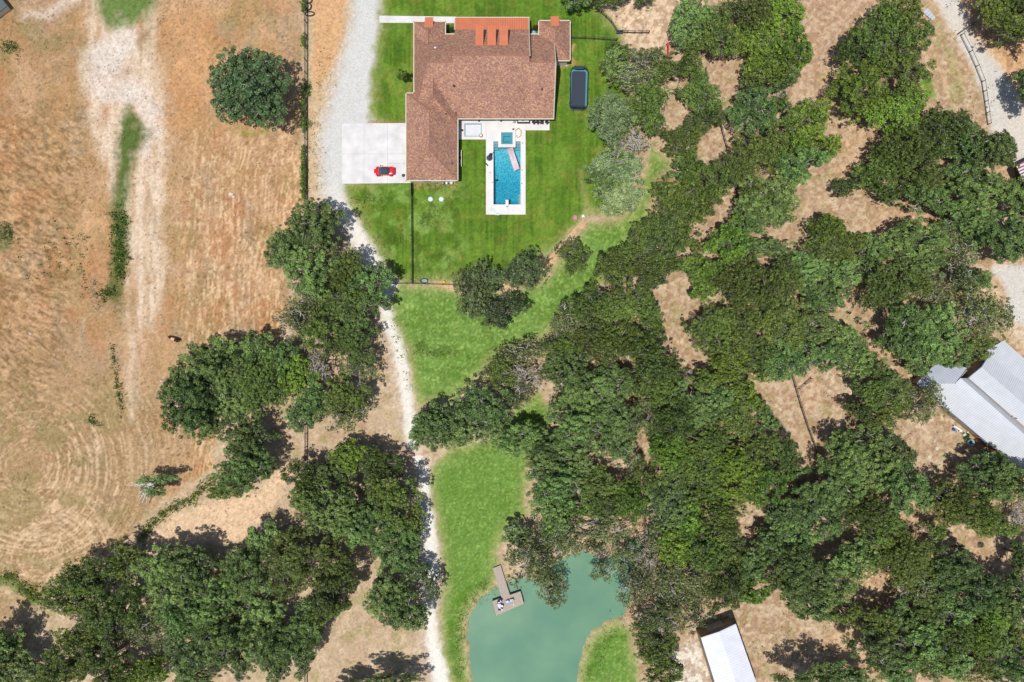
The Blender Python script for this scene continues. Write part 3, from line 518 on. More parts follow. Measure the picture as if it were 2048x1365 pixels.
OPENP = [[(800,-60),(1120,-60),(1125,20),(1150,28),(1175,14),(1200,16),(1250,20),(1270,10),(1300,16),(1320,-60),(1372,-60),(1345,30),(1337,60),(1335,100),(1320,100),(1295,95),(1262,90),(1238,84),(1208,92),(1197,125),(1212,185),(1182,195),(1176,250),(1180,300),(1166,330),(1164,390),(1172,410),(1190,440),(1225,440),(1262,428),(1285,400),(1290,370),(1282,325),(1288,296),(1318,300),(1350,325),(1320,365),(1300,400),(1292,438),(1262,450),(1255,480),(1228,500),(1195,515),(1185,560),(1165,590),(1120,605),(1103,640),(1085,676),(1040,680),(985,692),(950,735),(925,770),(880,795),(845,815),(830,850),(815,870),(800,820),(790,700),(800,620),(812,560)],
[(1413,132),(1453,123),(1497,103),(1503,110),(1485,133),(1490,170),(1473,187),(1467,207),(1453,223),(1440,233),(1437,247),(1453,300),(1440,310),(1427,337),(1407,327),(1390,313),(1397,283),(1420,257),(1437,233),(1450,203),(1443,180),(1413,160)],
[(1335,215),(1372,203),(1357,235),(1352,258),(1340,256),(1333,232)],[(1337,112),(1370,100),(1373,115),(1352,130)],
[(1615,-60),(1613,0),(1607,43),(1610,77),(1630,100),(1627,123),(1597,143),(1577,173),(1580,200),(1577,213),(1547,227),(1553,240),(1573,230),(1587,213),(1617,197),(1640,190),(1645,157),(1653,123),(1677,90),(1700,60),(1730,30),(1750,15),(1758,-60)],
[(1653,233),(1683,230),(1690,250),(1727,267),(1750,260),(1773,263),(1797,263),(1773,273),(1743,283),(1717,293),(1697,310),(1680,327),(1673,353),(1647,377),(1657,393),(1690,405),(1717,397),(1730,410),(1773,413),(1827,410),(1820,430),(1783,443),(1767,455),(1745,470),(1722,450),(1700,462),(1680,432),(1655,427),(1640,433),(1600,430),(1597,377),(1615,365),(1622,340),(1660,320),(1682,300),(1680,270)],
[(1541,458),(1569,446),(1600,443),(1585,465),(1578,486),(1557,480),(1541,470)],[(1689,465),(1700,440),(1787,440),(1732,448),(1720,462),(1695,465)],
[(1410,437),(1427,410),(1450,390),(1473,377),(1487,370),(1480,387),(1470,417),(1467,433),(1440,455),(1425,470),(1408,486),(1390,480),(1398,474),(1425,462),(1410,450)],
[(1372,532),(1382,585),(1388,600),(1415,606),(1409,625),(1382,625),(1366,640),(1369,674),(1375,695),(1388,717),(1385,738),(1369,751),(1357,735),(1354,708),(1342,680),(1345,668),(1326,637),(1317,612),(1305,588),(1320,572),(1351,551),(1366,541)],
[(1502,760),(1520,757),(1526,769),(1560,765),(1585,748),(1618,760),(1660,760),(1646,778),(1650,800),(1668,809),(1674,822),(1643,834),(1627,863),(1616,886),(1631,913),(1619,917),(1596,898),(1569,871),(1554,840),(1542,825),(1517,794)],
[(1662,625),(1689,594),(1714,575),(1729,591),(1723,612),(1717,637),(1729,662),(1757,680),(1772,705),(1800,735),(1806,748),(1778,742),(1772,717),(1742,711),(1732,683),(1717,668),(1695,655),(1665,640)],
[(1789,851),(1804,834),(1824,842),(1839,856),(1853,851),(1868,831),(1903,842),(1955,885),(1995,911),(1967,897),(1943,893),(1916,906),(1899,924),(1894,952),(1868,955),(1842,930),(1817,902),(1798,869)],
[(1895,775),(1878,742),(1900,733),(1932,742),(1975,722),(2005,692),(2110,730),(2110,960),(2050,935),(2010,915),(1960,880),(1890,815)],
[(1840,-60),(1840,15),(1850,45),(1872,60),(1870,120),(1868,150),(1875,200),(1890,215),(1920,215),(1945,240),(1960,262),(1985,262),(2010,262),(2032,290),(2030,318),(2040,345),(2110,345),(2110,240),(2040,245),(2015,225),(2012,170),(2030,140),(2110,125),(2110,110),(1990,90),(1950,75),(1925,40),(1915,-60)],
[(1935,538),(1963,514),(1988,502),(1991,520),(2022,532),(2110,540),(2110,740),(2037,702),(2006,674),(2025,649),(2028,618),(2022,578),(1988,569),(1985,542),(1954,535)],
[(1917,1086),(1940,1071),(1971,1071),(1998,1082),(2017,1094),(2021,1109),(2002,1125),(1986,1160),(1971,1144),(1948,1121),(1932,1102)],
[(1508,1217),(1531,1194),(1550,1175),(1569,1175),(1565,1194),(1585,1221),(1608,1236),(1642,1244),(1673,1236),(1669,1255),(1685,1282),(1690,1325),(1640,1330),(1580,1350),(1527,1350),(1527,1430),(1355,1430),(1362,1330),(1345,1290),(1360,1275),(1400,1262),(1432,1222),(1470,1215)],
[(1290,905),(1302,905),(1305,950),(1292,950),(1284,935)],[(1208,920),(1240,915),(1262,945),(1245,962),(1215,950)],
[(900,1430),(935,1365),(940,1230),(985,1185),(1050,1180),(1062,1225),(1095,1232),(1125,1225),(1140,1190),(1140,1125),(1165,1130),(1180,1165),(1210,1165),(1225,1180),(1222,1210),(1240,1230),(1200,1255),(1262,1262),(1275,1330),(1282,1430)],
[(870,920),(905,895),(960,885),(1000,905),(1020,920),(1055,930),(1045,970),(1055,1025),(1010,1060),(1000,1100),(995,1130),(960,1160),(930,1230),(910,1430),(880,1300),(885,1200),(870,1000)],
[(1045,832),(1080,803),(1090,830),(1080,848),(1040,842),(1000,862),(985,870),(990,850)],
[(1469,1036),(1500,1025),(1527,1032),(1515,1067),(1492,1101),(1481,1109),(1488,1071)],[(1554,994),(1585,955),(1646,944),(1677,951),(1646,963),(1590,975),(1569,1005)],
[(1619,1109),(1654,1078),(1685,1059),(1700,1071),(1669,1125),(1631,1125)],[(1809,1048),(1840,1040),(1871,1071),(1855,1094),(1825,1078)],[(1732,1182),(1794,1182),(1786,1225),(1767,1225),(1736,1205)]]
OPENQ = [[(740,1110),(755,1150),(735,1190),(722,1215),(740,1240),(850,1265),(845,1330),(690,1320),(640,1420),(620,1340),(650,1240),(700,1215),(725,1160)],
[(612,850),(650,862),(700,872),(740,855),(745,800),(790,790),(815,860),(812,905),(770,890),(700,880),(640,890),(615,905)],
[(290,1085),(400,1000),(440,1005),(500,985),(560,925),(565,960),(590,985),(545,1000),(520,1040),(485,1080),(440,1100),(385,1070),(320,1090)],
[(885,1180),(900,1430),(935,1430),(925,1200)],[(700,400),(722,470),(735,520),(765,515),(800,530),(830,400)],[(0,1185),(90,1215),(130,1245),(100,1290),(60,1270),(40,1225),(-60,1230)]]
_Y, _X = np.mgrid[-60:1430, -60:2110]
_wx = _X+(fbm(_X/9.0, _Y/9.0, 301, 2)-.5)*16; _wy = _Y+(fbm(_X/9.0, _Y/9.0, 302, 2)-.5)*16
def raster(polys):
    M = np.zeros(_X.shape, bool)
    for P_ in polys:
        xs_ = [p[0] for p in P_]; ys_ = [p[1] for p in P_]; a0, a1 = max(0, min(xs_)+50), min(M.shape[1], max(xs_)+70); b0, b1 = max(0, min(ys_)+50), min(M.shape[0], max(ys_)+70)
        A, B = _wx[b0:b1, a0:a1], _wy[b0:b1, a0:a1]; ins = np.zeros(A.shape, bool); n = len(P_)
        for i in range(n):
            a, b = P_[i], P_[(i+1) % n]
            ins ^= ((a[1] > B) != (b[1] > B)) & (A < (b[0]-a[0])*(B-a[1])/((b[1]-a[1]) if b[1] != a[1] else 1e-9)+a[0])
        M[b0:b1, a0:a1] |= ins
    return M
OPENL = raster(OPENQ); OPEN = raster(OPENP) | OPENL
rnd = random.Random(3)
first = {}
labs = set(); ntree = 0
def make_tree(px, py, rx, ry, kind, label=None, group='trees of the oak woods'):
    global ntree
    rpx = (rx*ry)**0.5*0.1; H0 = 1.05*rpx+3.2; hc = 0.5*H0
    k = 1-hc/HC; r = rpx*k
    if kind == 'G' and 1160 < px < 1305 and 180 < py < 440: kind = 'P'
    base, ps = protos(kind, r); me, tm, HH, cr_, raw = ps[rnd.randrange(len(ps))]
    d, nm, cat = DESC[kind]
    sxy = r/base; x, y, _ = W(px, py, hc)
    rot = rnd.uniform(0, 6.28); ar = math.sqrt(rx/ry)
    sc_ = np.array([sxy*ar, sxy/ar, sxy*rnd.uniform(0.85, 1.25)*(H0/HH/sxy)**0.5])
    if (px, py) not in LAB:
        Rm = np.array([[math.cos(rot), -math.sin(rot), 0], [math.sin(rot), math.cos(rot), 0], [0, 0, 1]])
        def hid(A, n_):
            Wd = (A@Rm.T)*sc_+np.array([x, y, 0]); kk = 0.1*(1-Wd[:, 2]/HC); a_ = 1024+Wd[:, 0]/kk; b_ = 682.5-Wd[:, 1]/kk
            return OPEN[np.clip((b_+60).astype(int), 0, OPEN.shape[0]-1), np.clip((a_+60).astype(int), 0, OPEN.shape[1]-1)] if n_ == 0 or px >= 900 else OPENL[np.clip((b_+60).astype(int), 0, OPEN.shape[0]-1), np.clip((a_+60).astype(int), 0, OPEN.shape[1]-1)]
        h_ = hid(cr_[2], 1); fr = h_.mean()
        if fr > 0.72: return None
        if fr > 0.015:
            keep = ~h_; P_ = cr_[0].reshape(-1, 4, 3)[keep].reshape(-1, 3); me = leaf_mesh(P_, cr_[1].reshape(-1, 4)[keep].ravel(), cr_[3])
            hv = hid(raw[0], 1) & (raw[0][:, 2] > 1.5); bad = set(); dead = set()
            for (f0, f1, li, tw_) in raw[2]:
                h2 = any(hv[list(f)].any() for f in raw[1][f0:f1])
                if (h2 and not tw_): dead.add(li)
                if h2 or li in dead: bad.update(range(f0, f1))
            ff = [f for k_, f in enumerate(raw[1]) if k_ not in bad]; us = sorted({v for f in ff for v in f}); mp_ = {v: k_ for k_, v in enumerate(us)}; ff = [tuple(mp_[v] for v in f) for f in ff]; rv = raw[0][us]
            m0 = tm.materials[0]; tm = bpy.data.meshes.new('trunk'); tm.from_pydata(rv.tolist(), [], ff); tm.update(); tm.materials.append(m0)
    t = empty(nm, (x, y, -0.1), 0)
    co = bpy.data.objects.new('crown', me); tr = bpy.data.objects.new('trunk', tm)
    for o in (co, tr):
        COL.objects.link(o); o.parent = t
    t.scale = tuple(sc_)
    co.rotation_euler = (0, 0, rot); tr.rotation_euler = (0, 0, rot)
    if (px, py) in LAB: lab = LAB[(px, py)]
    elif label: lab = label
    else:
        for rank in range(6):
            mm, s, q_ = where(px, py, rank)
            lab = '%s %d metres %s the %s' % (d, mm, s, q_)
            if lab not in labs and len(lab.split()) <= 16: break
    labs.add(lab); tag(t, lab, cat, group); ntree += 1
    return t
acc = []
for it in TR.replace('\n', '|').split('|'):
    a = it.split(); px, py, rx, ry = map(int, a[:4])
    if rx == 0: continue
    acc.append((px, py, rx, ry))
    make_tree(px, py, rx*1.06, ry*1.06, a[4])
# dead limbs of the leaning oak in the field
print('trees', ntree, 'faces', sum(len(m[0].polygons) for v in PROTO.values() for m in v))
# ---------------- materials ----------------
def shingle_mat():
    m = bpy.data.materials.new('brown_roof_shingles'); m.use_nodes = True; n = m.node_tree.nodes; l = m.node_tree.links; b = n['Principled BSDF']; b.inputs['Roughness'].default_value = 0.95; b.inputs['Specular IOR Level'].default_value = 0.15
    tc = n.new('ShaderNodeTexCoord'); mp = n.new('ShaderNodeMapping'); mp.inputs['Scale'].default_value = (3.9, 3.9, 3.9); l.new(tc.outputs['Object'], mp.inputs[0])
    v = n.new('ShaderNodeTexVoronoi'); v.inputs['Scale'].default_value = 1.15; l.new(mp.outputs[0], v.inputs['Vector'])
    sp = n.new('ShaderNodeSeparateColor'); l.new(v.outputs['Color'], sp.inputs[0])
    cr = n.new('ShaderNodeValToRGB'); e = cr.color_ramp.elements; e[0].position = 0; e[0].color = (*S(146, 112, 100), 1); e[1].position = 1; e[1].color = (*S(210, 166, 130), 1)
    for p, c_ in ((0.3, (166, 124, 110)), (0.55, (178, 134, 116)), (0.8, (194, 146, 120))): x = cr.color_ramp.elements.new(p); x.color = (*S(*c_), 1)
    l.new(sp.outputs[0], cr.inputs[0]); nz = n.new('ShaderNodeTexNoise'); nz.inputs['Scale'].default_value = 0.35; nz.inputs['Detail'].default_value = 5; l.new(tc.outputs['Object'], nz.inputs['Vector'])
    mr = n.new('ShaderNodeMapRange'); mr.inputs[1].default_value = .3; mr.inputs[2].default_value = .7; mr.inputs[3].default_value = .9; mr.inputs[4].default_value = 1.08; l.new(nz.outputs[0], mr.inputs[0])
    vm = n.new('ShaderNodeVectorMath'); vm.operation = 'SCALE'; l.new(cr.outputs[0], vm.inputs[0]); l.new(mr.outputs[0], vm.inputs['Scale']); l.new(vm.outputs[0], b.inputs['Base Color'])
    return m
def ribbed_mat(name, col, ang, period, dark=0.86, rough=0.45, metal=0.0, var=0.06):
    m = bpy.data.materials.new(name); m.use_nodes = True; n = m.node_tree.nodes; l = m.node_tree.links; b = n['Principled BSDF']; b.inputs['Roughness'].default_value = rough; b.inputs['Metallic'].default_value = metal; b.inputs['Specular IOR Level'].default_value = 0.3
    tc = n.new('ShaderNodeTexCoord'); mp = n.new('ShaderNodeMapping'); mp.inputs['Rotation'].default_value = (0, 0, -ang); l.new(tc.outputs['Object'], mp.inputs[0])
    wv = n.new('ShaderNodeTexWave'); wv.inputs['Scale'].default_value = 1/(period*1.0)*0.314*10/10; wv.wave_profile = 'SIN'; wv.bands_direction = 'X'; wv.inputs['Distortion'].default_value = 0
    wv.inputs['Scale'].default_value = 0.31416/period; l.new(mp.outputs[0], wv.inputs['Vector'])
    mr = n.new('ShaderNodeMapRange'); mr.inputs[1].default_value = 0.05; mr.inputs[2].default_value = 0.45; mr.inputs[3].default_value = dark; mr.inputs[4].default_value = 1; l.new(wv.outputs[0], mr.inputs[0])
    nz = n.new('ShaderNodeTexNoise'); nz.inputs['Scale'].default_value = 0.7; nz.inputs['Detail'].default_value = 6; l.new(tc.outputs['Object'], nz.inputs['Vector'])
    m2 = n.new('ShaderNodeMapRange'); m2.inputs[1].default_value = .3; m2.inputs[2].default_value = .7; m2.inputs[3].default_value = 1-var; m2.inputs[4].default_value = 1+var; l.new(nz.outputs[0], m2.inputs[0])
    mu = n.new('ShaderNodeMath'); mu.operation = 'MULTIPLY'; l.new(mr.outputs[0], mu.inputs[0]); l.new(m2.outputs[0], mu.inputs[1])
    vm = n.new('ShaderNodeVectorMath'); vm.operation = 'SCALE'; vm.inputs[0].default_value = col; l.new(mu.outputs[0], vm.inputs['Scale']); l.new(vm.outputs[0], b.inputs['Base Color'])
    bp = n.new('ShaderNodeBump'); bp.inputs['Strength'].default_value = 0.4; bp.inputs['Distance'].default_value = 0.03; l.new(wv.outputs[0], bp.inputs['Height']); l.new(bp.outputs[0], b.inputs['Normal'])
    return m
SHG = shingle_mat()
WALL = mat('cream_brick_wall', S(230, 224, 212), 0.85, noise=(6, 0.12), bump=0.3)
TRIM = mat('cream_trim', S(236, 228, 206), 0.6, noise=(2, 0.05))
COPPER = ribbed_mat('copper_coloured_standing_seam', S(226, 136, 100), 0, 0.45, 0.84)
GLASS = mat('dark_window_glass', (0.03, 0.04, 0.05), 0.08, spec=0.6)
BLACK = mat('black_metal', (0.025, 0.025, 0.028), 0.5)
DKWOOD = mat('dark_stained_fence_wood', (0.055, 0.045, 0.04), 0.85, noise=(3, 0.4))
CONC = mat('pale_concrete', S(224, 221, 219), 0.9, noise=(0.5, 0.16), bump=0.15)
DECKC = mat('white_limestone_deck', S(232, 228, 224), 0.85, noise=(0.5, 0.08))
JOINT = mat('concrete_joint', S(176, 172, 168), 0.95)
WHITE = mat('white_painted_metal', S(238, 240, 246), 0.45, noise=(1, 0.04))
GREY = mat('grey_metal', S(150, 155, 160), 0.5)
# ---------------- concrete slabs ----------------
Q = lambda px, py: W(px, py)[:2]
m_ = MB(); m_.prism([Q(684, 248), Q(822, 246.5), Q(822, 366.5), Q(684, 368)], -0.1, 0.05); drv = m_.build('concrete_driveway', CONC, kind='structure')
m_ = MB()
for (a, b_, c_, d_) in ((728, 248, 728.5, 367), (775, 248, 775.5, 367), (685, 308, 812, 308.5), (775, 327, 812, 327.4)):
    p, q_ = Q(a, b_), Q(c_, d_); m_.b2(p[0], q_[1], 0.05, q_[0], p[1], 0.054)
m_.build('concrete_joints', JOINT, kind='structure')
m_ = MB(); m_.prism([Q(759, 32), Q(912, 34), Q(912, 47), Q(759, 46)], -0.1, 0.05); m_.build('path', CONC, kind='structure')
# ---------------- main house ----------------
EV = 3.0; K = 0.81
house = empty('family_house', (-5, 48, 0), label='large cream house with brown shingle roofs and copper coloured metal porch roof', cat='house')
def hb_(mb, name, m, parent=None, **k):   # build with world coordinates, parent at house origin
    o = mb.build(name, m, parent or house, **k)
    o.location = (5, -48, 0) if (parent is None or parent is house) else (0, 0, 0); return o
mx0, mx1, cx0, cx1 = -19.1, 8.07, -11.05, 3.23
ZS = lambda Y: EV+K*(Y-43.56)
YR, YC = 51.73, 52.73; ZR, ZCn = ZS(YR), ZS(YC)
rf = MB(); T_ = 0.16
HX = mx0+3.4
rf.slab([(-10.7, 43.56, EV), (-10.7, 44.5, ZS(44.5)), (mx0+.39, 44.5, ZS(44.5)), (HX, YR, ZR), (cx0, YR, ZR), (cx0, YC, ZCn), (cx1, YC, ZCn), (cx1, YR, ZR), (mx1, YR, ZR), (mx1, 43.56, EV)], T_)
rf.v = rf.v  # south slope
fa = MB()
def northslope(xa, xb, ya, yb, z0, k=K): rf.slab([(xa, ya, z0), (xb, ya, z0), (xb, yb, z0-k*(yb-ya)), (xa, yb, z0-k*(yb-ya))], T_)
rf.slab([(HX, YR, ZR), (cx0, YR, ZR), (cx0, 59.95, ZR-K*(59.95-YR)), (mx0, 59.95, EV-.03)], T_); rf.slab([(mx0, 43.6, EV), (HX, YR, ZR), (mx0, 59.95, EV)], T_); northslope(cx1, mx1, YR, 59.95, ZR); northslope(cx0, cx1, YC, 60.4, ZCn)
def hip(xa, xb, ya, yb, z0, k, hips=(1, 1), axis='y', reach=(0, 0)):
    # hipped or open-ended ridge roof, ridge along y
    h_ = (xb-xa)/2; xm = (xa+xb)/2; zr = z0+k*h_
    r0 = ya+h_*0.95 if hips[0] else ya-reach[0]; r1 = yb-h_*0.95 if hips[1] else yb+reach[1]
    ya2 = ya if hips[0] else ya-0; yb2 = yb
    rf.slab([(xa, ya, z0), (xm, r0, zr), (xm, r1, zr), (xa, yb, z0)], T_); rf.slab([(xb, ya, z0), (xb, yb, z0), (xm, r1, zr), (xm, r0, zr)], T_)
    if hips[0]: rf.slab([(xa, ya, z0), (xb, ya, z0), (xm, r0, zr)], T_)
    if hips[1]: rf.slab([(xa, yb, z0), (xm, r1, zr), (xb, yb, z0)], T_)
    rd.tube([(xm, r0, zr+.02), (xm, r1, zr+.02)], 0.09, 5)
    for s_, r_, y_ in ((hips[0], r0, ya), (hips[1], r1, yb)):
        if s_:
            for x_ in (xa, xb): rd.tube([(x_, y_, z0+.01), (xm, r_, zr+.02)], 0.09, 5)
rd = MB()
hip(-20.63, -10.69, 31.45, 48.4, EV, K, (1, 1))                       # garage wing
hip(-19.12, -10.66, 42.2, 50.6, EV+0.02, 1.12, (1, 0))                # cross roof
hip(-19.12, -13.1, 56.0, 62.4, EV+0.03, K, (0, 1), reach=(0, 0))      # north west wing
hip(5.33, 11.28, 54.9, 62.6, EV+0.04, K, (1, 1))                      # north east wing
rd.tube([(mx0, 59.9, EV), (HX, YR, ZR+.02)], .08, 5); rd.tube([(HX, YR, ZR+.02), (cx0, YR, ZR+.02)], .09, 5); rd.tube([(cx1, YR, ZR+.02), (mx1, YR, ZR+.02)], .09, 5); rd.tube([(cx0, YC, ZCn+.02), (cx1, YC, ZCn+.02)], .09, 5)
hb_(rf, 'roof', SHG)
hb_(rd, 'ridge_cap', mat('ridge_shingles', S(178, 126, 104), 0.95, noise=(3, .15)))
# fascia boards just outside the eaves
def fas(x0_, y0_, x1_, y1_, z=EV): fa.b2(min(x0_, x1_)-.07, min(y0_, y1_)-.07, z-.24, max(x0_, x1_)+.07, max(y0_, y1_)+.07, z+.015)
for s_ in ((-10.6, 43.45, 8.17, 43.45), (-20.74, 31.36, -10.6, 31.36), (-20.74, 31.36, -20.74, 48.5), (-20.74, 48.5, -19.2, 48.5), (-10.58, 31.36, -10.58, 43.4), (-19.2, 48.5, -19.2, 62.5), (-19.2, 62.5, -13.0, 62.5), (-13.0, 59.6, -13.0, 62.5), (5.23, 59.6, 5.23, 62.7), (5.23, 62.7, 11.38, 62.7), (11.38, 54.8, 11.38, 62.7), (8.3, 54.8, 11.38, 54.8), (-12.9, 60.05, -11.2, 60.05), (3.3, 60.05, 5.1, 60.05), (cx0-.1, 63.3, cx1+.1, 63.3)): fas(*s_)
for (xa, y_a, z_a, y_b, z_b) in ((mx1+.08, 43.6, EV, YR, ZR), (mx1+.08, 59.9, ZR-K*(59.9-YR), YR, ZR), (cx1+.08, 63.2, EV, 60.4, ZCn-K*(60.4-YC)), (cx1+.08, 60.4, ZCn-K*(60.4-YC), YC, ZCn), (cx0-.08, 63.2, EV, 60.4, ZCn-K*(60.4-YC))):
    fa.tube([(xa, y_a, z_a-.08), (xa, y_b, z_b-.08)], 0.11, 4)
hb_(fa, 'fascia', TRIM)
# gable fills and walls
wl = MB()
def wbox(a, b_, c_, d_, h=EV-.2): wl.b2(a, b_, -.1, c_, d_, h)
wbox(-20.15, 31.62, -11.2, 48.0, 2.78); wbox(-18.6, 45.3, -11.4, 59.4, 2.79); wbox(-18.62, 56, -13.6, 61.9, 2.77); wbox(-11.4, 47.5, 4.9, 60.0, 2.80); wbox(2.0, 45.2, 7.55, 59.4, 2.76); wbox(5.85, 55.0, 10.9, 62.1, 2.75)
def gable(x, pts): wl.add([(x, y_, z_) for (y_, z_) in pts]+[(x+.12, y_, z_) for (y_, z_) in pts], [tuple(range(len(pts))), tuple(range(2*len(pts)-1, len(pts)-1, -1))])
gable(mx1-.45, [(44.3, 2.6), (59.3, 2.6), (YR, ZR-.25)]); gable(cx1-.3, [(45, 2.6), (60.3, 2.6), (60.3, 4.0), (YC, ZCn-.25)]); gable(cx0+.15, [(45, 2.6), (60.3, 2.6), (60.3, 4.0), (YC, ZCn-.25)])
hb_(wl, 'wall', WALL)
# copper coloured metal roofs
zp = ZCn-K*(60.4-YC); po = MB(); po.slab([(cx0, 60.3, zp+.06), (cx1, 60.3, zp+.06), (cx1, 63.25, EV+.02), (cx0, 63.25, EV+.02)], .08)
for i in range(1, 32):
    x_ = cx0+i*(cx1-cx0)/32; po.tube([(x_, 60.3, zp+.08), (x_, 63.25, EV+.04)], .035, 4)
hb_(po, 'porch_roof', COPPER)
for i in range(6):
    p_ = MB(); p_.box((cx0+.4+i*2.7, 62.9, 1.4), (.25, .25, 2.8)); hb_(p_, 'porch_post', TRIM)
for (pa, pb) in ((951.5, 967), (975, 992), (999, 1016)):
    xa = (pa-1024)*.1*.945; xb = (pb-1024)*.1*.945; d_ = MB()
    ys, yn = 55.5, 59.6; zt = ZCn-K*(ys-YC)+.12
    d_.slab([(xa, ys, zt), (xb, ys, zt), (xb, yn, zt-.9), (xa, yn, zt-.9)], .12)
    for i in range(1, 4): x_ = xa+i*(xb-xa)/4; d_.tube([(x_, ys, zt+.02), (x_, yn, zt-.88)], .03, 4)
    do = hb_(d_, 'dormer', COPPER); zb = ZCn-K*(yn-YC)
    e_ = MB(); e_.add([(x_, y_, z_) for x_ in (xa+.1, xb-.1) for (y_, z_) in ((ys+.3, zt-.25), (yn-.15, zt-1.02), (yn-.15, zb+.1))], [(0, 1, 2), (5, 4, 3), (1, 4, 5, 2)])
    c_ = e_.build('dormer_wall', WALL, do); g_ = MB(); g_.b2(xa+.35, yn-.15, zt-2.0, xb-.35, yn-.11, zt-1.3); g_.build('window', GLASS, do)
for (pa, pb, y_a, y_b) in ((849, 866, 60.2, 63.0), (1101.5, 1118.5, 60.4, 63.2)):
    xa = (pa-1024)*.0968; xb = (pb-1024)*.0968; d_ = MB(); d_.slab([(xa, y_a, 4.6), (xb, y_a, 4.6), (xb, y_b, 3.7), (xa, y_b, 3.7)], .1)
    for i in range(1, 4): x_ = xa+i*(xb-xa)/4; d_.tube([(x_, y_a, 4.62), (x_, y_b, 3.72)], .03, 4)
    aw = hb_(d_, 'window_awning', COPPER); e_ = MB(); e_.b2(xa+.15, y_a+.2, 2.9, xb-.15, y_b-.5, 3.7); e_.build('awning_box', WALL, aw)
for (px, py, z_, r_, m__) in ((870.5, 96, 6.2, .16, WHITE), (1031, 116, 9.9, .26, WHITE), (907, 171, 7.8, .13, BLACK), (1084, 178, 7.4, .1, BLACK), (837, 213, 4.4, .1, BLACK), (904, 327, 3.9, .13, BLACK), (892, 228, 5.2, .1, BLACK), (846, 86, 4.4, .1, BLACK)):
    x_, y_, _ = W(px, py, z_); v_ = MB(); v_.lathe((x_, y_, z_-.9), [(r_*.7, 0), (r_*.7, .8), (r_*1.3, .82), (r_*1.1, 1.05), (.02, 1.1)], 10); hb_(v_, 'roof_vent', m__)
for (x_, y_, w_, h_, ax) in ((-16.8, 31.6, 1.4, 1.1, 'x'), (-13.4, 31.6, 1.4, 1.1, 'x'), (-11.18, 36, 1.4, 1.1, 'y'), (-11.18, 40.5, 1.2, 1.1, 'y'), (7.57, 48, 1.3, 1.1, 'y'), (10.77, 59, 1.3, 1.1, 'y'), (-20.17, 35, 4.6, 2.2, 'y'), (-20.17, 42, 4.6, 2.2, 'y'), (-2, 47.48, 3.5, 2.1, 'x'), (-8, 47.48, 2.4, 2.1, 'x')):
    f_ = MB(); g_ = MB(); zc = 1.6 if h_ < 2 else 1.1
    if ax == 'x': f_.box((x_, y_, zc), (w_+.16, .06, h_+.16)); g_.box((x_, y_, zc), (w_, .1, h_))
    else: f_.box((x_, y_, zc), (.06, w_+.16, h_+.16)); g_.box((x_, y_, zc), (.1, w_, h_))
    big = w_ > 4
    o_ = hb_(f_, 'garage_door' if big else 'window', TRIM if big else WHITE); g_.build('door_panel' if big else 'pane', TRIM if big else GLASS, o_)
cp = MB(); cp.b2(-10.6, 44.4, 2.86, -7.0, 45.2, 2.96); cp.b2(-10.6, 44.95, 2.7, -7.1, 45.15, 2.85); hb_(cp, 'gutter', TRIM)
pp = [hb_(MB().box((x_, 43.95, 1.4), (.28, .28, 2.8)), 'patio_post', mat('brown_post', S(110, 70, 52), .8)) for x_ in (-6.6, -2.2, 2.2, 6.9)]
# ---------------- pool deck ----------------
dk = MB(); zt = 0.06
def rect(mb, a, b_, c_, d_, z0, z1): p, q_ = Q(a, d_), Q(c_, b_); mb.b2(p[0], p[1], z0, q_[0], q_[1], z1)
for r_ in ((921, 226, 963.7, 247), (921, 247, 928.2, 274), (921, 274, 971.9, 279.5), (963.7, 226, 971.9, 274), (911, 226, 921, 279.5),
           (971.9, 226, 1051.2, 262.6), (971.9, 262.6, 986.8, 429.8), (1041.3, 262.6, 1051.2, 429.8), (986.8, 409.7, 1041.3, 429.8), (986.8, 262.6, 996.6, 283.4), (1031.1, 262.6, 1041.3, 283.4), (1051.2, 226, 1099, 261.2)): rect(dk, *r_, -0.2, zt)
dk.build('pool_deck', DECKC, kind='structure')
jm = MB(); rect(jm, 971.8, 235, 972.1, 279, zt, zt+.004); rect(jm, 1016, 410, 1016.4, 429.6, zt, zt+.004); rect(jm, 1051.1, 236, 1051.4, 261, zt, zt+.004); jm.build('deck_joints', JOINT, kind='structure')
# swimming pool
sx, sy, _ = W(1014, 346)
pool = empty('swimming_pool', (sx, sy, 0), label='blue rectangular swimming pool with raised square spa at its top end', cat='swimming pool')
def pl(mb, name, m, parent=pool, **k):
    o = mb.build(name, m, parent, **k)
    if parent is pool: o.location = (-sx, -sy, 0)
    return o
def caustic_plaster():
    m = bpy.data.materials.new('blue_plaster_painted_caustics'); m.use_nodes = True; n = m.node_tree.nodes; l = m.node_tree.links; b = n['Principled BSDF']
    tc = n.new('ShaderNodeTexCoord'); v = n.new('ShaderNodeTexVoronoi'); v.inputs['Scale'].default_value = 2.8; v.feature = 'F1'; l.new(tc.outputs['Object'], v.inputs['Vector'])
    cr = n.new('ShaderNodeValToRGB'); cr.color_ramp.elements[0].color = (*S(60, 160, 185), 1); cr.color_ramp.elements[1].color = (*S(150, 226, 236), 1); cr.color_ramp.elements[0].position = .2; cr.color_ramp.elements[1].position = .62  # ramp paints a bright caustic light network into the plaster colour
    l.new(v.outputs['Distance'], cr.inputs[0]); l.new(cr.outputs[0], b.inputs['Base Color']); return m
CAUST = caustic_plaster()
ba = MB(); xa, yb = Q(986.8, 283.4); xb, ya = Q(1041.3, 409.7)
yspa = Q(0, 295.8)[1]
fl = lambda y_: -1.1 if y_ > ya+7 else -2.2
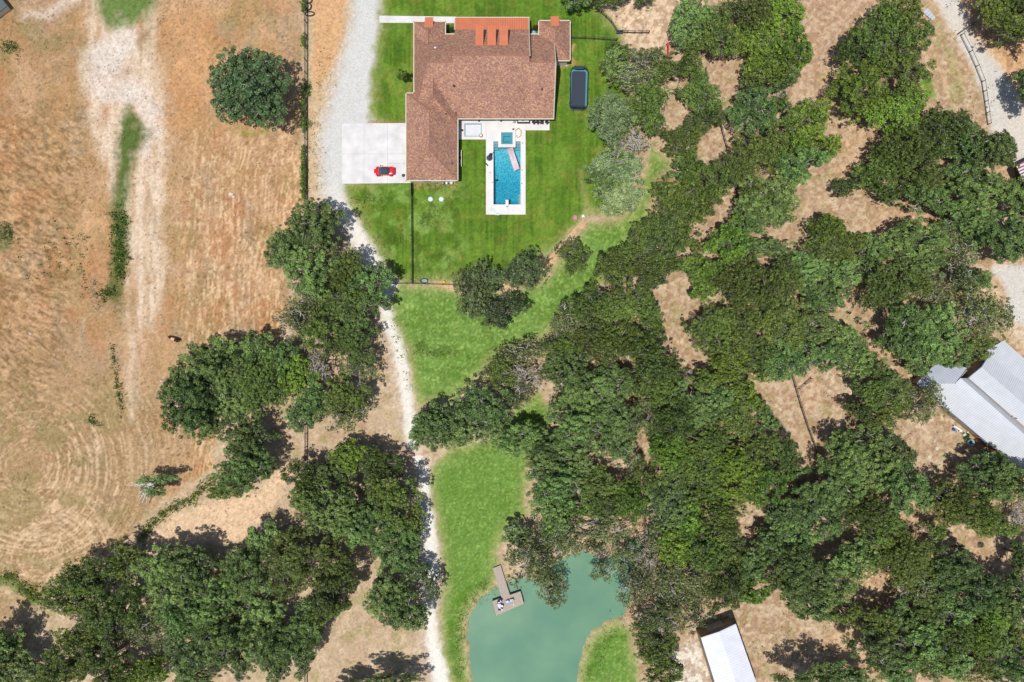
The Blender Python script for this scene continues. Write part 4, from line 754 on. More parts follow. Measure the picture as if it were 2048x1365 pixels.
# floor sloping to the deep end, walls
ba.add([(xa, ya, -2.4), (xb, ya, -2.4), (xb, ya+5, -2.3), (xa, ya+5, -2.3), (xb, yb-1.6, -1.2), (xa, yb-1.6, -1.2), (xb, yb, -1.1), (xa, yb, -1.1)], [(0, 1, 2, 3), (3, 2, 4, 5), (5, 4, 6, 7)])
for (p, q_) in (((xa, ya), (xb, ya)), ((xb, ya), (xb, yb)), ((xb, yb), (xa, yb)), ((xa, yb), (xa, ya))): ba.add([(*p, -2.5), (*q_, -2.5), (*q_, -0.02), (*p, -0.02)], [(3, 2, 1, 0)])
pl(ba, 'basin', CAUST)
STEP = mat('pale_plaster_steps', S(160, 184, 190), .8)
for (a, b_) in ((987, 996.5), (1031.2, 1041.1)):
    for i, z_ in enumerate((-.35, -.6, -.85)):
        st_ = MB(); rect(st_, a, 283.6+i*5, b_, 288.6+i*5, -1.4, z_); pl(st_, 'step', STEP)
st_ = MB(); rect(st_, 1037, 388, 1041.1, 409.5, -2.2, -.35); pl(st_, 'bench', STEP)
cpg = MB()
for r_ in ((985.6, 283.4, 986.9, 411), (1041.2, 283.4, 1042.5, 411), (986.9, 409.6, 1041.2, 411)): rect(cpg, *r_, zt, zt+.05)
pl(cpg, 'coping', DECKC)
def water_mat(name, tint):
    m = bpy.data.materials.new(name); m.use_nodes = True; n = m.node_tree.nodes; l = m.node_tree.links
    for x in list(n): n.remove(x)
    out = n.new('ShaderNodeOutputMaterial'); t = n.new('ShaderNodeBsdfTransparent'); t.inputs[0].default_value = (*tint, 1); g = n.new('ShaderNodeBsdfGlossy'); g.inputs['Roughness'].default_value = 0.06
    d = n.new('ShaderNodeBsdfDiffuse'); d.inputs[0].default_value = (*S(70, 150, 165), 1); ms = n.new('ShaderNodeMixShader'); ms.inputs[0].default_value = .12
    tc = n.new('ShaderNodeTexCoord'); nz = n.new('ShaderNodeTexNoise'); nz.inputs['Scale'].default_value = 2.2; nz.inputs['Detail'].default_value = 3; l.new(tc.outputs['Object'], nz.inputs['Vector'])
    bp = n.new('ShaderNodeBump'); bp.inputs['Distance'].default_value = .05; bp.inputs['Strength'].default_value = .35; l.new(nz.outputs[0], bp.inputs['Height']); l.new(bp.outputs[0], g.inputs['Normal'])
    fr = n.new('ShaderNodeFresnel'); fr.inputs[0].default_value = 1.33; l.new(bp.outputs[0], fr.inputs['Normal']); mx = n.new('ShaderNodeMixShader'); l.new(fr.outputs[0], mx.inputs[0])
    l.new(t.outputs[0], ms.inputs[1]); l.new(d.outputs[0], ms.inputs[2]); l.new(ms.outputs[0], mx.inputs[1]); l.new(g.outputs[0], mx.inputs[2]); l.new(mx.outputs[0], out.inputs[0]); return m
PW = water_mat('pool_water', (0.97, 0.99, 0.99)); SW = water_mat('spa_water', (0.62, 0.86, 0.9))
_n = PW.node_tree.nodes; _va = _n.new('ShaderNodeVolumeAbsorption'); _va.inputs['Color'].default_value = (0.18, 0.78, 0.87, 1); _va.inputs['Density'].default_value = 0.62
PW.node_tree.links.new(_va.outputs[0], [x for x in _n if x.type == 'OUTPUT_MATERIAL'][0].inputs['Volume'])
wt = MB(); wt.b2(xa+.01, ya+.01, -2.38, xb-.01, yb-.01, -.12); pl(wt, 'water', PW)
spa = MB()
for r_ in ((996.6, 262.6, 1002.6, 295.8), (1025.3, 262.6, 1031.2, 295.8), (1002.6, 262.6, 1025.3, 266.4), (1002.6, 290, 1025.3, 295.8)): rect(spa, *r_, -1.6, .42)
so_ = pl(spa, 'spa', DECKC)
sb_ = MB(); rect(sb_, 1002.6, 266.4, 1025.3, 290, -.9, -.5); rect(sb_, 1002.6, 266.4, 1007, 290, -.5, -.05); rect(sb_, 1020.8, 266.4, 1025.3, 290, -.5, -.05); rect(sb_, 1007, 266.4, 1020.8, 272.6, -.5, -.05); rect(sb_, 1007, 285.6, 1020.8, 290, -.5, -.05); sb_.build('spa_seat', mat('spa_plaster', S(130, 186, 200), .8), so_)
sw_ = MB(); p, q_ = Q(1002.6, 290), Q(1025.3, 266.4); sw_.add([(p[0], p[1], .3), (q_[0], p[1], .3), (q_[0], q_[1], .3), (p[0], q_[1], .3)], [(0, 1, 2, 3)]); sw_.build('spa_water', SW, so_)
db = MB(); rect(db, 1011.2, 401, 1017, 413, .38, .46); dbr = empty('diving_board', (*Q(1014, 411), zt), label='short white diving board at the bottom end of the pool', cat='diving board')
o_ = db.build('board', WHITE, dbr, bevel=.02); o_.location = (-dbr.location.x, -dbr.location.y, -zt)
db = MB(); rect(db, 1012, 410.5, 1016.2, 414.5, zt, .38); o_ = db.build('stand', GREY, dbr); o_.location = (-dbr.location.x, -dbr.location.y, -zt)
def own(mb, origin, name, m, parent, **k):
    o = mb.build(name, m, parent, **k); o.location = (-origin[0], -origin[1], -origin[2]); return o
# inflatable mat
zf = -.1; cs = [W(1014.6, 299.2), W(1025, 295.8), W(1039, 338), W(1028.6, 342.6)]
fc = W(1026.8, 319); fm = empty('inflatable_pool_mat', (fc[0], fc[1], zf), label='long pink and white striped inflatable mat floating in the pool', cat='pool float')
PK = mat('pink_vinyl', S(232, 150, 160), .4); LP = mat('pale_pink_vinyl', S(240, 234, 238), .4)
A, B_, C_, D_ = [Vector((q_[0], q_[1], 0)) for q_ in cs]
for i in range(6):
    f0, f1 = i/6+.008, (i+1)/6-.008; a0 = A.lerp(B_, (f0+f1)/2); a1_ = D_.lerp(C_, (f0+f1)/2); rr_ = (A-B_).length/12
    o_ = MB(); o_.tube([a0+Vector((0, 0, zf+.08)), a0.lerp(a1_, .5)+Vector((0, 0, zf+.08)), a1_+Vector((0, 0, zf+.08))], rr_*.95, 8); own(o_, (fc[0], fc[1], zf), 'air_tube', LP, fm, smooth=True)
o_ = MB(); o_.tube([v_+Vector((0, 0, zf+.1)) for v_ in (A, B_, C_, D_, A)], .07, 6); own(o_, (fc[0], fc[1], zf), 'rim', PK, fm)
o_ = MB(); o_.tube([A.lerp(B_, .5)+Vector((0, 0, zf+.2)), D_.lerp(C_, .5)+Vector((0, 0, zf+.2))], .045, 6); own(o_, (fc[0], fc[1], zf), 'centre_stripe', PK, fm)
rb = MB(); p = W(993.2, 357); rb.box((p[0], p[1], -1.55), (.5, .45, .2), .3, .8).box((p[0], p[1], -1.4), (.3, .2, .1), .3); tag(rb.build('pool_cleaner', BLACK, bevel=.03), 'small dark robot cleaner on the pool floor near the left side', 'pool cleaner')
# sunken square plunge basin
p0, p1 = Q(928.2, 274), Q(963.7, 247); sb = empty('shallow_basin', ((p0[0]+p1[0])/2, (p0[1]+p1[1])/2, 0), label='shallow square white basin with grey blue tiled rim beside the garage wing', cat='wading pool')
o = (sb.location.x, sb.location.y, 0)
own(MB().b2(p0[0], p0[1], -.5, p1[0], p1[1], -.28), o, 'floor', mat('white_basin_floor', S(224, 226, 232), .8, noise=(1.5, .06)), sb)
tr_ = MB(); tw = .22
for r_ in ((p0[0], p0[1], p0[0]+tw, p1[1]), (p1[0]-tw, p0[1], p1[0], p1[1]), (p0[0]+tw, p0[1], p1[0]-tw, p0[1]+tw), (p0[0]+tw, p1[1]-tw, p1[0]-tw, p1[1])): tr_.b2(r_[0], r_[1], -.3, r_[2], r_[3], -.02)
own(tr_, o, 'tile_rim', mat('blue_grey_tile', S(160, 182, 190), .4), sb)
# ---------------- patio furniture and yard things ----------------
NAVY = mat('dark_navy_fabric', S(50, 50, 70), .8); DBR = mat('dark_brown_wicker', S(66, 52, 56), .8); WOOD = mat('light_wood', S(205, 165, 120), .7, noise=(5, .2))
TERRA = mat('copper_pot', S(150, 95, 75), .5); CUSH = mat('cream_cushion', S(240, 238, 226), .9)
def P0(px, py, z=zt): x, y, _ = W(px, py, z); return (x, y, z)
# four dark armchairs
def armchair():
    r_ = empty('patio_chair', (0, 0, 0))
    MB().box((0, 0, .4), (.6, .6, .1)).build('seat', DBR, r_, bevel=.02); MB().box((0, .3, .68), (.6, .08, .5)).build('backrest', DBR, r_, bevel=.02)
    for s_ in (-1, 1):
        MB().box((s_*.3, 0, .6), (.07, .6, .05)).build('armrest', DBR, r_)
        for t_ in (-1, 1): MB().box((s_*.26, t_*.26, .2), (.05, .05, .4)).build('leg', DBR, r_)
    return r_
ch = armchair()
for i, (px, rz, lb) in enumerate(((1068, .75, 'dark patio chair at the left end of the row under the roof edge'), (1075.8, .8, 'dark patio chair second from the left in the row of four'), (1083.6, 0, 'dark patio chair set square, third in the row of four'), (1094, .7, 'dark patio chair alone at the right end of the row'))):
    p = P0(px, 246.8)
    if i == 0: ch.location = p; ch.rotation_euler.z = rz; tag(ch, lb, 'chair', 'dark patio chairs by the house')
    else: dup(ch, p, rz, label=lb)
p = P0(1047, 242.5); db_ = empty('daybed', p, label='wide white cushioned daybed in a navy frame on the pool terrace', cat='daybed')
MB().box((0, -.45, .28), (2.55, .2, .5)).build('frame', NAVY, db_); MB().box((-1.2, .1, .28), (.16, 1.0, .55)).build('armrest', NAVY, db_); MB().box((1.2, .1, .28), (.16, 1.0, .55)).build('armrest', NAVY, db_)
MB().box((0, .15, .38), (2.2, .95, .25)).build('mattress', CUSH, db_, bevel=.05); 
for s_ in (-.95, .85): MB().box((s_, .1, .55), (.35, .4, .12), .3).build('cushion', mat('yellow_cushion', S(228, 212, 130), .9), db_, bevel=.04)
p = P0(1028.5, 243.5); t_ = empty('side_table', p, label='small narrow wooden side table left of the white daybed', cat='table'); MB().box((0, 0, .5), (.42, .8, .05)).build('tabletop', mat('grey_wood', S(170, 160, 150), .8), t_)
for a in (-1, 1):
    for b_ in (-1, 1): MB().box((a*.17, b_*.34, .24), (.05, .05, .48)).build('leg', DBR, t_)
p = P0(1036.5, 267); t_ = empty('fire_ring', p, label='pale hexagonal wooden ring right of the square spa', cat='fire pit'); hx = [Vector((math.cos(R(60*i+25))*.62*1.0, math.sin(R(60*i+25))*.95, .25)) for i in range(7)]
MB().tube(hx, .07, 4).build('ring', WOOD, t_); MB().tube([v_*.96+Vector((0, 0, -.18)) for v_ in hx], .05, 4).build('lower_ring', WOOD, t_); MB().prism([(v_.x*.9, v_.y*.9) for v_ in hx[:6]], .0, .06).build('tray', CUSH, t_)
p = P0(1026.8, 259); tag(MB().box((p[0], p[1], zt+.2), (.4, .25, .4), .2, .5).build('planter', NAVY), 'tiny dark planter above the spa corner', 'planter')
p = P0(924.5, 261); tag(MB().box((p[0], p[1], zt+.25), (.45, .4, .5), 0, .3).build('planter', NAVY), 'tiny dark planter between the garage wing and the square basin', 'planter')
p = P0(962, 272.3); t_ = empty('round_pot', p, label='round copper pot at the lower right corner of the square basin', cat='pot'); MB().lathe((0, 0, 0), [(.2, 0), (.36, .2), (.34, .42), (.28, .45)], 14).build('bowl', TERRA, t_); MB().lathe((0, 0, .44), [(.27, 0), (.2, .04), (.02, .05)], 12).build('lid', CUSH, t_)
p = P0(932.5, 236); t_ = empty('grill_cart', p, label='small pale grey box cart on the terrace above the square basin', cat='cart'); MB().box((0, 0, .4), (.6, .6, .6)).build('body', WHITE, t_, bevel=.03); MB().box((.38, .1, .5), (.14, .35, .4)).build('side_shelf', GREY, t_)
p = P0(960.5, 240.5); t_ = empty('hanging_basket', p, label='rust brown plant stand at the corner of the covered terrace', cat='plant stand'); MB().lathe((0, 0, 0), [(.2, 0), (.28, .5), (.26, .6)], 10).build('pot', TERRA, t_)
def bush_mesh(r, n, ls, seed):
    rs = np.random.RandomState(seed); m = MB()
    for _ in range(n):
        v = Vector(rs.normal(size=3)).normalized(); v.z = abs(v.z); c_ = v*r*rs.uniform(.4, 1.05); u = Vector(rs.normal(size=3)).normalized()*ls; w_ = u.cross(v).normalized()*ls*.7
        m.add([c_-u, c_-w_, c_+u, c_+w_], [(0, 1, 2, 3)])
    return m
bush_mesh(.34, 60, .1, 5).build('foliage', KIND['B']['m'], t_).location = (0, 0, .6)
# things in the shade of the terrace
p = P0(983, 239.3); t_ = empty('patio_table', p, label='wooden table half under the roof edge above the pool', cat='table'); MB().box((0, 0, .72), (1.2, .8, .06)).build('tabletop', WOOD, t_, bevel=.02)
for a in (-1, 1):
    for b_ in (-1, 1): MB().box((a*.5, b_*.3, .35), (.07, .07, .7)).build('leg', WOOD, t_)
p = P0(994, 239.4); t_ = empty('cooler', p, label='pale blue cooler beside the wooden table under the roof edge', cat='cooler'); MB().box((0, 0, .25), (.7, .5, .45)).build('body', mat('pale_blue_plastic', S(170, 205, 225), .5), t_, bevel=.03); MB().box((0, 0, .5), (.72, .52, .06)).build('lid', WHITE, t_, bevel=.02)
# covered lounger with blue towel
p = P0(979, 317); t_ = empty('round_lounge', p, label='dark grey rounded lounge seat on the left pool edge', cat='lounge seat'); MB().lathe((0, 0, 0), [(.5, 0), (.62, .12), (.6, .4), (.4, .5)], 14, 1, .9).build('base', mat('charcoal_fabric', S(74, 80, 94), .9), t_, smooth=True); MB().tube([(0, -.3, .5), (.1, .0, .62), (.0, .35, .5)], .1, 6).build('bolster', NAVY, t_)
p = P0(981.5, 310.5); t_ = empty('folded_umbrella', p, label='folded blue umbrella lying against the dark round lounge seat', cat='umbrella'); MB().lathe((0, 0, 0), [(.1, 0), (.42, .05), (.3, .5), (.06, .9)], 6).build('canopy', mat('blue_fabric', S(28, 62, 120), .8), t_); MB().tube([(.2, .1, .3), (.6, .5, .35)], .05, 5).build('pole', BLACK, t_)
p = P0(973.5, 329.8); tag(MB().box((p[0], p[1], .2), (.18, .75, .3), .7).build('skimmer_bin', BLACK), 'short dark strap shaped bench end on the left terrace edge', 'bench')
for (px, py, lb) in ((980.5, 331.5, 'white float ring lying below the dark round lounge seat'),):
    p = P0(px, py); o_ = MB(); o_.tube([(p[0]+.25*math.cos(a), p[1]+.25*math.sin(a), zt+.05) for a in np.linspace(0, 6.283, 13)], .05, 6); tag(o_.build('swim_ring', WHITE), lb, 'swim ring')
TOW = mat('pale_green_towel', S(206, 224, 220), .95)
for (px, py, w_, d_, rz, lb) in ((986, 420.5, 1.3, .55, -.5, 'pale blue green towel spread on the bottom pool deck'), (994.5, 428.3, .8, .5, -.1, 'pale green towel at the bottom deck edge')):
    p = P0(px, py); tag(MB().box((p[0], p[1], zt+.03), (w_, d_, .03), rz).build('towel', TOW), lb, 'towel')
# small deck lights
n_l = 0
for (px, py, lb) in ((1043.8, 341, 'tiny brown deck light on the right pool edge beside the mat end'), (1043.6, 367.5, 'tiny brown deck light halfway down the right pool edge'), (984.3, 365.5, 'tiny brown deck light halfway down the left pool edge'), (1045, 287, 'tiny brown deck light at the top right pool corner'), (980, 346, 'tiny grey deck outlet on the left deck above the pool cleaner')):
    p = P0(px, py); m__ = MB(); m__.lathe((p[0], p[1], p[2]), [(.12, 0), (.12, .12), (.07, .18)], 8); tag(m__.build('deck_light', WOOD), lb, 'deck light')
# bicycles / air units east of the garage wing
p = W(920, 322); t_ = empty('air_conditioner', (p[0]-.1, p[1]+1.2, 0), label='upper grey air conditioner in the shade of the garage wing', cat='air conditioner', group='air conditioners')
MB().box((0, 0, .45), (.8, .8, .9)).build('cabinet', GREY, t_, bevel=.03); MB().lathe((0, 0, .9), [(.3, 0), (.3, .03), (.05, .05)], 14).build('fan_guard', BLACK, t_)
dup(t_, (p[0]-.1, p[1]-.4, 0), label='lower grey air conditioner in the shade of the garage wing')
t_ = empty('equipment_screen', (p[0]+.35, p[1]+.3, 0), label='pale slatted screen along the garage wing beside the lawn', cat='screen'); MB().box((0, 0, .9), (.08, 3.2, .12)).build('rail', TRIM, t_); MB().box((0, 0, .4), (.08, 3.2, .12)).build('rail', TRIM, t_)
for k in (-1.5, 0, 1.5): MB().box((0, k, .45), (.1, .1, 1.0)).build('post', TRIM, t_)
# south wall bits
for (px, w_, lb, mm) in ((903.5, .5, 'small pale green box at the lower right corner of the garage wing', TOW), (894, .35, 'small white meter box on the garage south wall', WHITE), (886.5, .35, 'small grey meter box on the garage south wall', GREY)):
    x_, y_, _ = W(px, 369, 0); tag(MB().box((x_, y_+.1, .5), (w_, .45, 1.0)).box((x_, y_-.14, .8), (w_*.6, .1, .3)).build('utility_box', mm, bevel=.02), lb, 'utility box')
# septic lids
for (px, lb) in ((861, 'left of the two round white septic lids in the lawn'), (882.7, 'right of the two round white septic lids in the lawn')):
    p = W(px, 399); m__ = MB(); m__.lathe((p[0], p[1], -.05), [(.5, 0), (.5, .16), (.42, .24), (.05, .28)], 20); o_ = m__.build('septic_lid', mat('pale_lid', S(214, 232, 226), .6)); tag(o_, lb, 'septic lid', 'septic lids')
# patio courtyard plants
def shrub(name, px, py, r, lb, kind='L', parts=0, n=260, tall=.8, group=None, seed=1):
    x_, y_, _ = W(px, py, r*.6); t = empty(name, (x_, y_, 0), label=lb, cat='shrub', group=group); o = bush_mesh(r, n, .14, seed).build('foliage', KIND[kind]['m'], t); o.location = (0, 0, .1); o.scale = (1, 1, tall)
    MB().tube([(0, 0, -.05), (0, 0, .5*r)], .05, 5).build('stem', bark, t); return t
g_ = 'shrubs in the front courtyards'
shrub('courtyard_shrub', 896, 64, .55, 'leafy shrub at the left side of the small left courtyard', 'L', seed=2, group=g_); shrub('courtyard_shrub', 904, 59, .6, 'taller leafy shrub at the right side of the small left courtyard', 'O', seed=3, tall=1.5, group=g_)
shrub('courtyard_shrub', 1071, 56, .6, 'dark shrub in the small right courtyard', 'L', seed=4, group=g_); shrub('courtyard_shrub', 1064, 64, .5, 'low shrub against the porch in the right courtyard', 'L', seed=6, group=g_)
p = W(1067.5, 66, .8); tag(MB().lathe((p[0], p[1], 0), [(.1, 0), (.12, .6), (.4, .75), (.42, .8), (.05, .72)], 14).build('bird_bath', mat('blue_glaze', S(130, 170, 200), .3)), 'blue bird bath in the small right courtyard', 'bird bath')
p = W(1074.5, 50, .5); tag(MB().prism([(p[0]-.35, p[1]+.1), (p[0]+.3, p[1]+.2), (p[0]+.35, p[1]-.25)], .35, .5).prism([(p[0]-.1, p[1]), (p[0]+.1, p[1]+.1), (p[0]+.1, p[1]-.1)], 0, .35).build('toy_seat', mat('red_plastic', S(215, 40, 36), .4)), 'small red seat above the right courtyard', 'seat')
# weeds on the pond side
# ---------------- trampoline ----------------
tx, ty, _ = W(1157, 180, .9); tp = empty('trampoline', (tx, ty, 0), -0.03, label='long black trampoline with turquoise edge pads and black safety net', cat='trampoline')
def rr(a, b_, r_, n=6):
    out = []
    for (cx_, cy_, s_) in ((a-r_, b_-r_, 0), (-a+r_, b_-r_, 90), (-a+r_, -b_+r_, 180), (a-r_, -b_+r_, 270)):
        for i in range(n+1): t = R(s_+90*i/n); out.append((cx_+r_*math.cos(t), cy_+r_*math.sin(t)))
    return out
MATB = mat('trampoline_mat', S(58, 66, 80), .8, noise=(2, .06)); CY = mat('turquoise_pad', S(74, 146, 160), .5, noise=(1.5, .15))
o1 = rr(1.72, 4.0, .7); o2 = rr(1.38, 3.66, .45)
MB().prism(o2, .86, .88).build('jumping_mat', MATB, tp)
pd_ = MB(); n_ = len(o1); pd_.add([(x, y, .93) for x, y in o1]+[(x, y, .93) for x, y in o2], [(i, (i+1) % n_, n_+(i+1) % n_, n_+i) for i in range(n_)]); pd_.add([(x, y, .9) for x, y in o1]+[(x, y, .93) for x, y in o1], [(i, (i+1) % n_, n_+(i+1) % n_, n_+i) for i in range(n_)]); pd_.build('edge_pad', CY, tp)
MB().tube([(x, y, .85) for x, y in o1+[o1[0]]], .04, 5).build('frame', GREY, tp)
net = bpy.data.materials.new('black_safety_net'); net.use_nodes = True; nn = net.node_tree.nodes; nl_ = net.node_tree.links; nn['Principled BSDF'].inputs['Base Color'].default_value = (.015, .02, .03, 1); nn['Principled BSDF'].inputs['Alpha'].default_value = .72; nn['Principled BSDF'].inputs['Roughness'].default_value = .8
sag = [1+.05*math.sin(i*2.1) for i in range(n_)]
nt_ = MB(); lv = [(.95, 1.0), (1.7, .97), (2.45, 1.0), (2.72, .98)]
for (z_, s_) in lv: nt_.v += [(x*s_*(1 if z_ < 2 else sag[i]*.99), y*s_, z_-(0 if z_ < 2.4 else .35*abs(math.sin(i*1.3)))) for i, (x, y) in enumerate(o1)]
nt_.f = [(k*n_+i, k*n_+(i+1) % n_, (k+1)*n_+(i+1) % n_, (k+1)*n_+i) for k in range(3) for i in range(n_)]
nt_.build('safety_net', net, tp)
DN = mat('dark_net_fabric', S(62, 66, 78), .9); MB().slab([(-.95, 3.6, 2.2), (.75, 3.6, 2.2), (.9, 4.15, 2.35), (-1.05, 4.15, 2.35)], .03).build('net_flap', DN, tp); MB().slab([(-1.3, -4.05, 2.5), (1.3, -4.05, 2.5), (1.25, -3.55, 2.2), (-1.25, -3.55, 2.2)], .03).build('net_flap', DN, tp)
for (x, y) in ((1.75, 2.9), (1.75, 0), (1.75, -2.9), (-1.75, 2.9), (-1.75, 0), (-1.75, -2.9), (.9, 4.02), (-.9, 4.02), (.9, -4.02), (-.9, -4.02)):
    MB().tube([(x, y, 0), (x*1.02, y*1.01, 1.2), (x, y, 2.75)], .035, 6).build('pole', BLACK, tp)
MB().tube([(x, y, .0) for x, y in rr(1.5, 3.7, .5)[::4]+[rr(1.5, 3.7, .5)[0]]], .03, 4).build('base_rail', GREY, tp)
# ---------------- car ----------------
RED = mat('red_car_paint', (0.62, 0.006, 0.02), .25, spec=.6, noise=(1, .02)); STOP = mat('black_soft_top', (0.035, 0.045, 0.05), .75, noise=(8, .2)); CG = mat('car_glass', (0.05, 0.08, 0.1), .06, spec=.8); TY = mat('tyre_rubber', (.02, .02, .02), .9)
x_, y_, _ = W(769, 343, .6); car = empty('parked_car', (x_, y_, .05), R(180), label='small red convertible with black soft top parked on the concrete driveway', cat='car')
# local +x is the nose
secs = [(-2.06, .52, .42, .72), (-1.98, .74, .3, .92), (-1.7, .85, .22, 1.0), (-1.2, .89, .2, 1.02), (-.4, .87, .2, .97), (.4, .87, .2, .95), (.9, .88, .2, .95), (1.4, .87, .22, .88), (1.8, .78, .26, .76), (2.02, .58, .34, .62), (2.1, .4, .42, .55)]
bd = MB(); vs = []
for (x, w_, z0_, z1_) in secs:
    for (a, b_) in ((-.9, 0), (-1, .45), (-.96, .8), (-.8, .97), (-.4, 1.03), (.4, 1.03), (.8, .97), (.96, .8), (1, .45), (.9, 0)): vs.append((x, a*w_, z0_+(z1_-z0_)*b_))
nn_ = 10; fs = [(i*nn_+k, i*nn_+(k+1) % nn_, (i+1)*nn_+(k+1) % nn_, (i+1)*nn_+k) for i in range(len(secs)-1) for k in range(nn_)]+[tuple(range(nn_-1, -1, -1)), tuple((len(secs)-1)*nn_+k for k in range(nn_))]
bd.add(vs, fs); b_o = bd.build('body', RED, car, smooth=True); ssf = b_o.modifiers.new('s', 'SUBSURF'); ssf.levels = ssf.render_levels = 1
def cab(name, xs, m):
    c_ = MB(); vs = []
    for (x, w_, z_) in xs:
        for a in (-1, -.86, -.4, .4, .86, 1): vs.append((x, a*w_, z_-(0 if abs(a) < .5 else (.05 if abs(a) < .9 else .42))))
    c_.add(vs, [(i*6+k, i*6+k+1, (i+1)*6+k+1, (i+1)*6+k) for i in range(len(xs)-1) for k in range(5)]); return c_.build(name, m, car, smooth=True)
cab('soft_top', [(-1.12, .62, 1.05), (-.85, .7, 1.3), (-.3, .72, 1.4), (.35, .72, 1.4), (.55, .72, 1.36)], STOP)
cab('windscreen', [(.55, .72, 1.35), (.85, .74, 1.18), (1.12, .74, .98)], CG)
for s_ in (-1, 1):
    c_ = MB(); c_.add([(.95, s_*.79, 1.0), (.5, s_*.745, 1.3), (-.6, s_*.745, 1.3), (-.95, s_*.79, 1.0)], [(0, 1, 2, 3)]); c_.build('side_window', CG, car)
    mm_ = MB(); mm_.box((.72, s_*1.0, 1.02), (.16, .26, .14)); mm_.build('mirror', BLACK, car, bevel=.03)
    MB().box((1.83, s_*.55, .72), (.3, .24, .14), -s_*.4, .8).build('headlight', WHITE, car, bevel=.04); MB().box((-1.97, s_*.58, .8), (.16, .26, .14)).build('tail_light', mat('tail_light_red', (.4, .01, .01), .3), car, bevel=.03)
    for xw in (1.3, -1.28):
        w__ = MB(); w__.tube([(xw, s_*.7, .32), (xw, s_*.92, .32)], .33, 18); wo = w__.build('wheel', TY, car); r__ = MB(); r__.tube([(xw, s_*.9, .32), (xw, s_*.93, .32)], .2, 12); r__.build('rim', GREY, wo)
MB().tube([(.45, .7, 1.38), (.45, .7, 1.5)], .01, 4).build('antenna', BLACK, car)
MB().box((-2.04, 0, .62), (.08, 1.0, .16)).build('bumper', mat('dark_red_bumper', (.2, .02, .03), .4), car); MB().box((2.06, 0, .5), (.08, .7, .12)).build('grille', BLACK, car)
p = W(807, 352.5); tag(MB().lathe((p[0], p[1], .05), [(.22, 0), (.26, .02), (.28, .6), (.24, .66), (.04, .68)], 16).build('rubbish_bin', mat('slate_plastic', S(72, 74, 92), .6)), 'small round dark bin on the driveway right of the red car', 'bin')
# ---------------- fences ----------------
def lerp_pts(pts, sp):
    out = [pts[0]]
    for a, b_ in zip(pts[:-1], pts[1:]):
        L = math.hypot(b_[0]-a[0], b_[1]-a[1]); n_ = max(1, round(L/sp))
        for i in range(1, n_+1): out.append((a[0]+(b_[0]-a[0])*i/n_, a[1]+(b_[1]-a[1])*i/n_))
    return out
def fence(pix, h, rails, m, label, sp=2.6, pw=.12, rw=.06, name='rail_fence', group=None):
    pts = lerp_pts([Q(*p) for p in pix], sp); o = pts[0]; r_ = empty(name, (o[0], o[1], 0), label=label, cat='fence', group=group)
    pm = MB().box((0, 0, h/2), (pw, pw, h+.1)); first_ = None
    for p in pts:
        if first_ is None: first_ = pm.build('post', m, r_); q_ = first_
        else: q_ = first_.copy(); COL.objects.link(q_); q_.parent = r_
        q_.location = (p[0]-o[0]+rs2.uniform(-.02, .02), p[1]-o[1], 0); q_.rotation_euler.z = rs2.uniform(-.2, .2)
    for z_ in rails:
        MB().tube([(p[0]-o[0], p[1]-o[1], z_) for p in pts], rw, 4).build('rail', m, r_)
    return r_
rs2 = random.Random(5)
fence([(614, -30), (613.5, 200), (613.5, 412)], 1.7, (.5, 1.1, 1.65), DKWOOD, 'long dark fence down the right side of the dry field', rw=.045)
fence([(614, 840), (613, 1000)], 1.5, (.5, 1.0, 1.45), DKWOOD, 'dark fence piece between the oaks below the field', rw=.04)
fence([(613, 1290), (613, 1400)], 1.5, (.5, 1.0, 1.45), DKWOOD, 'dark fence piece at the bottom edge of the photo', rw=.04)
fence([(824, 369), (824.5, 392)], 1.5, (.4, .7, 1.0, 1.3, 1.5), BLACK, 'short dense black gate section at the garage corner', sp=1.2, rw=.07, name='garden_gate')
fence([(824.5, 392), (825.5, 568)], 1.3, (.3, .6, .9, 1.25), BLACK, 'black fence running straight down the lawn from the garage', rw=.03, pw=.09, sp=2.2)
fence([(790, 568), (825.5, 568), (915, 571)], 1.2, (.6, 1.15), BLACK, 'dark fence along the lower edge of the lawn', rw=.03)
fence([(1084, 520), (1098, 509), (1128, 478), (1166, 437)], 1.2, (.5, .85, 1.15), mat('grey_wire_fence', S(150, 165, 150), .6), 'pale grey wire fence along the curved lawn edge', rw=.03, pw=.07)
fence([(1141, 78), (1170, 79), (1205, 81), (1232, 83)], 1.3, (.5, 1.25), DKWOOD, 'dark rail fence from the house corner across the side lawn', sp=2.0, rw=.06)
fence([(1201, 27), (1222, 47), (1234, 67)], 1.3, (.5, 1.25), DKWOOD, 'dark diagonal rail fence at the top lawn corner', sp=1.8, rw=.05)
fence([(1240, 67), (1268, 68), (1297, 68)], 1.3, (.5, 1.25), DKWOOD, 'short straight dark rail fence on the bare tan ground', sp=1.5, rw=.06)
p = W(1239, 66); t_ = empty('water_trough', (p[0], p[1], 0), label='dark blue trough at the bend of the rail fence', cat='trough'); MB().box((0, 0, .3), (1.3, .55, .6), 0, 1.05).build('tub', mat('slate_blue_plastic', S(60, 78, 110), .6), t_, bevel=.03); MB().box((0, 0, .61), (1.1, .4, .02)).build('water', GLASS, t_)
g_ = 'rail fence pieces in the woods'
fence([(1409, 140), (1413, 170), (1436, 240), (1453, 305), (1470, 380), (1478, 425)], 1.3, (.5, 1.25), DKWOOD, 'bent rail fence between pale glades', sp=2.6, rw=.06)
fence([(1582, 752), (1600, 815), (1615, 860), (1632, 905)], 1.3, (.5, 1.25), DKWOOD, 'dark rail fence between the woods and the tan glade', sp=2.6, rw=.06)
fence([(1596, 778), (1620, 757)], 1.2, (.5, 1.15), DKWOOD, 'two rail gate joining the glade fence', sp=1.5, rw=.05, name='field_gate')
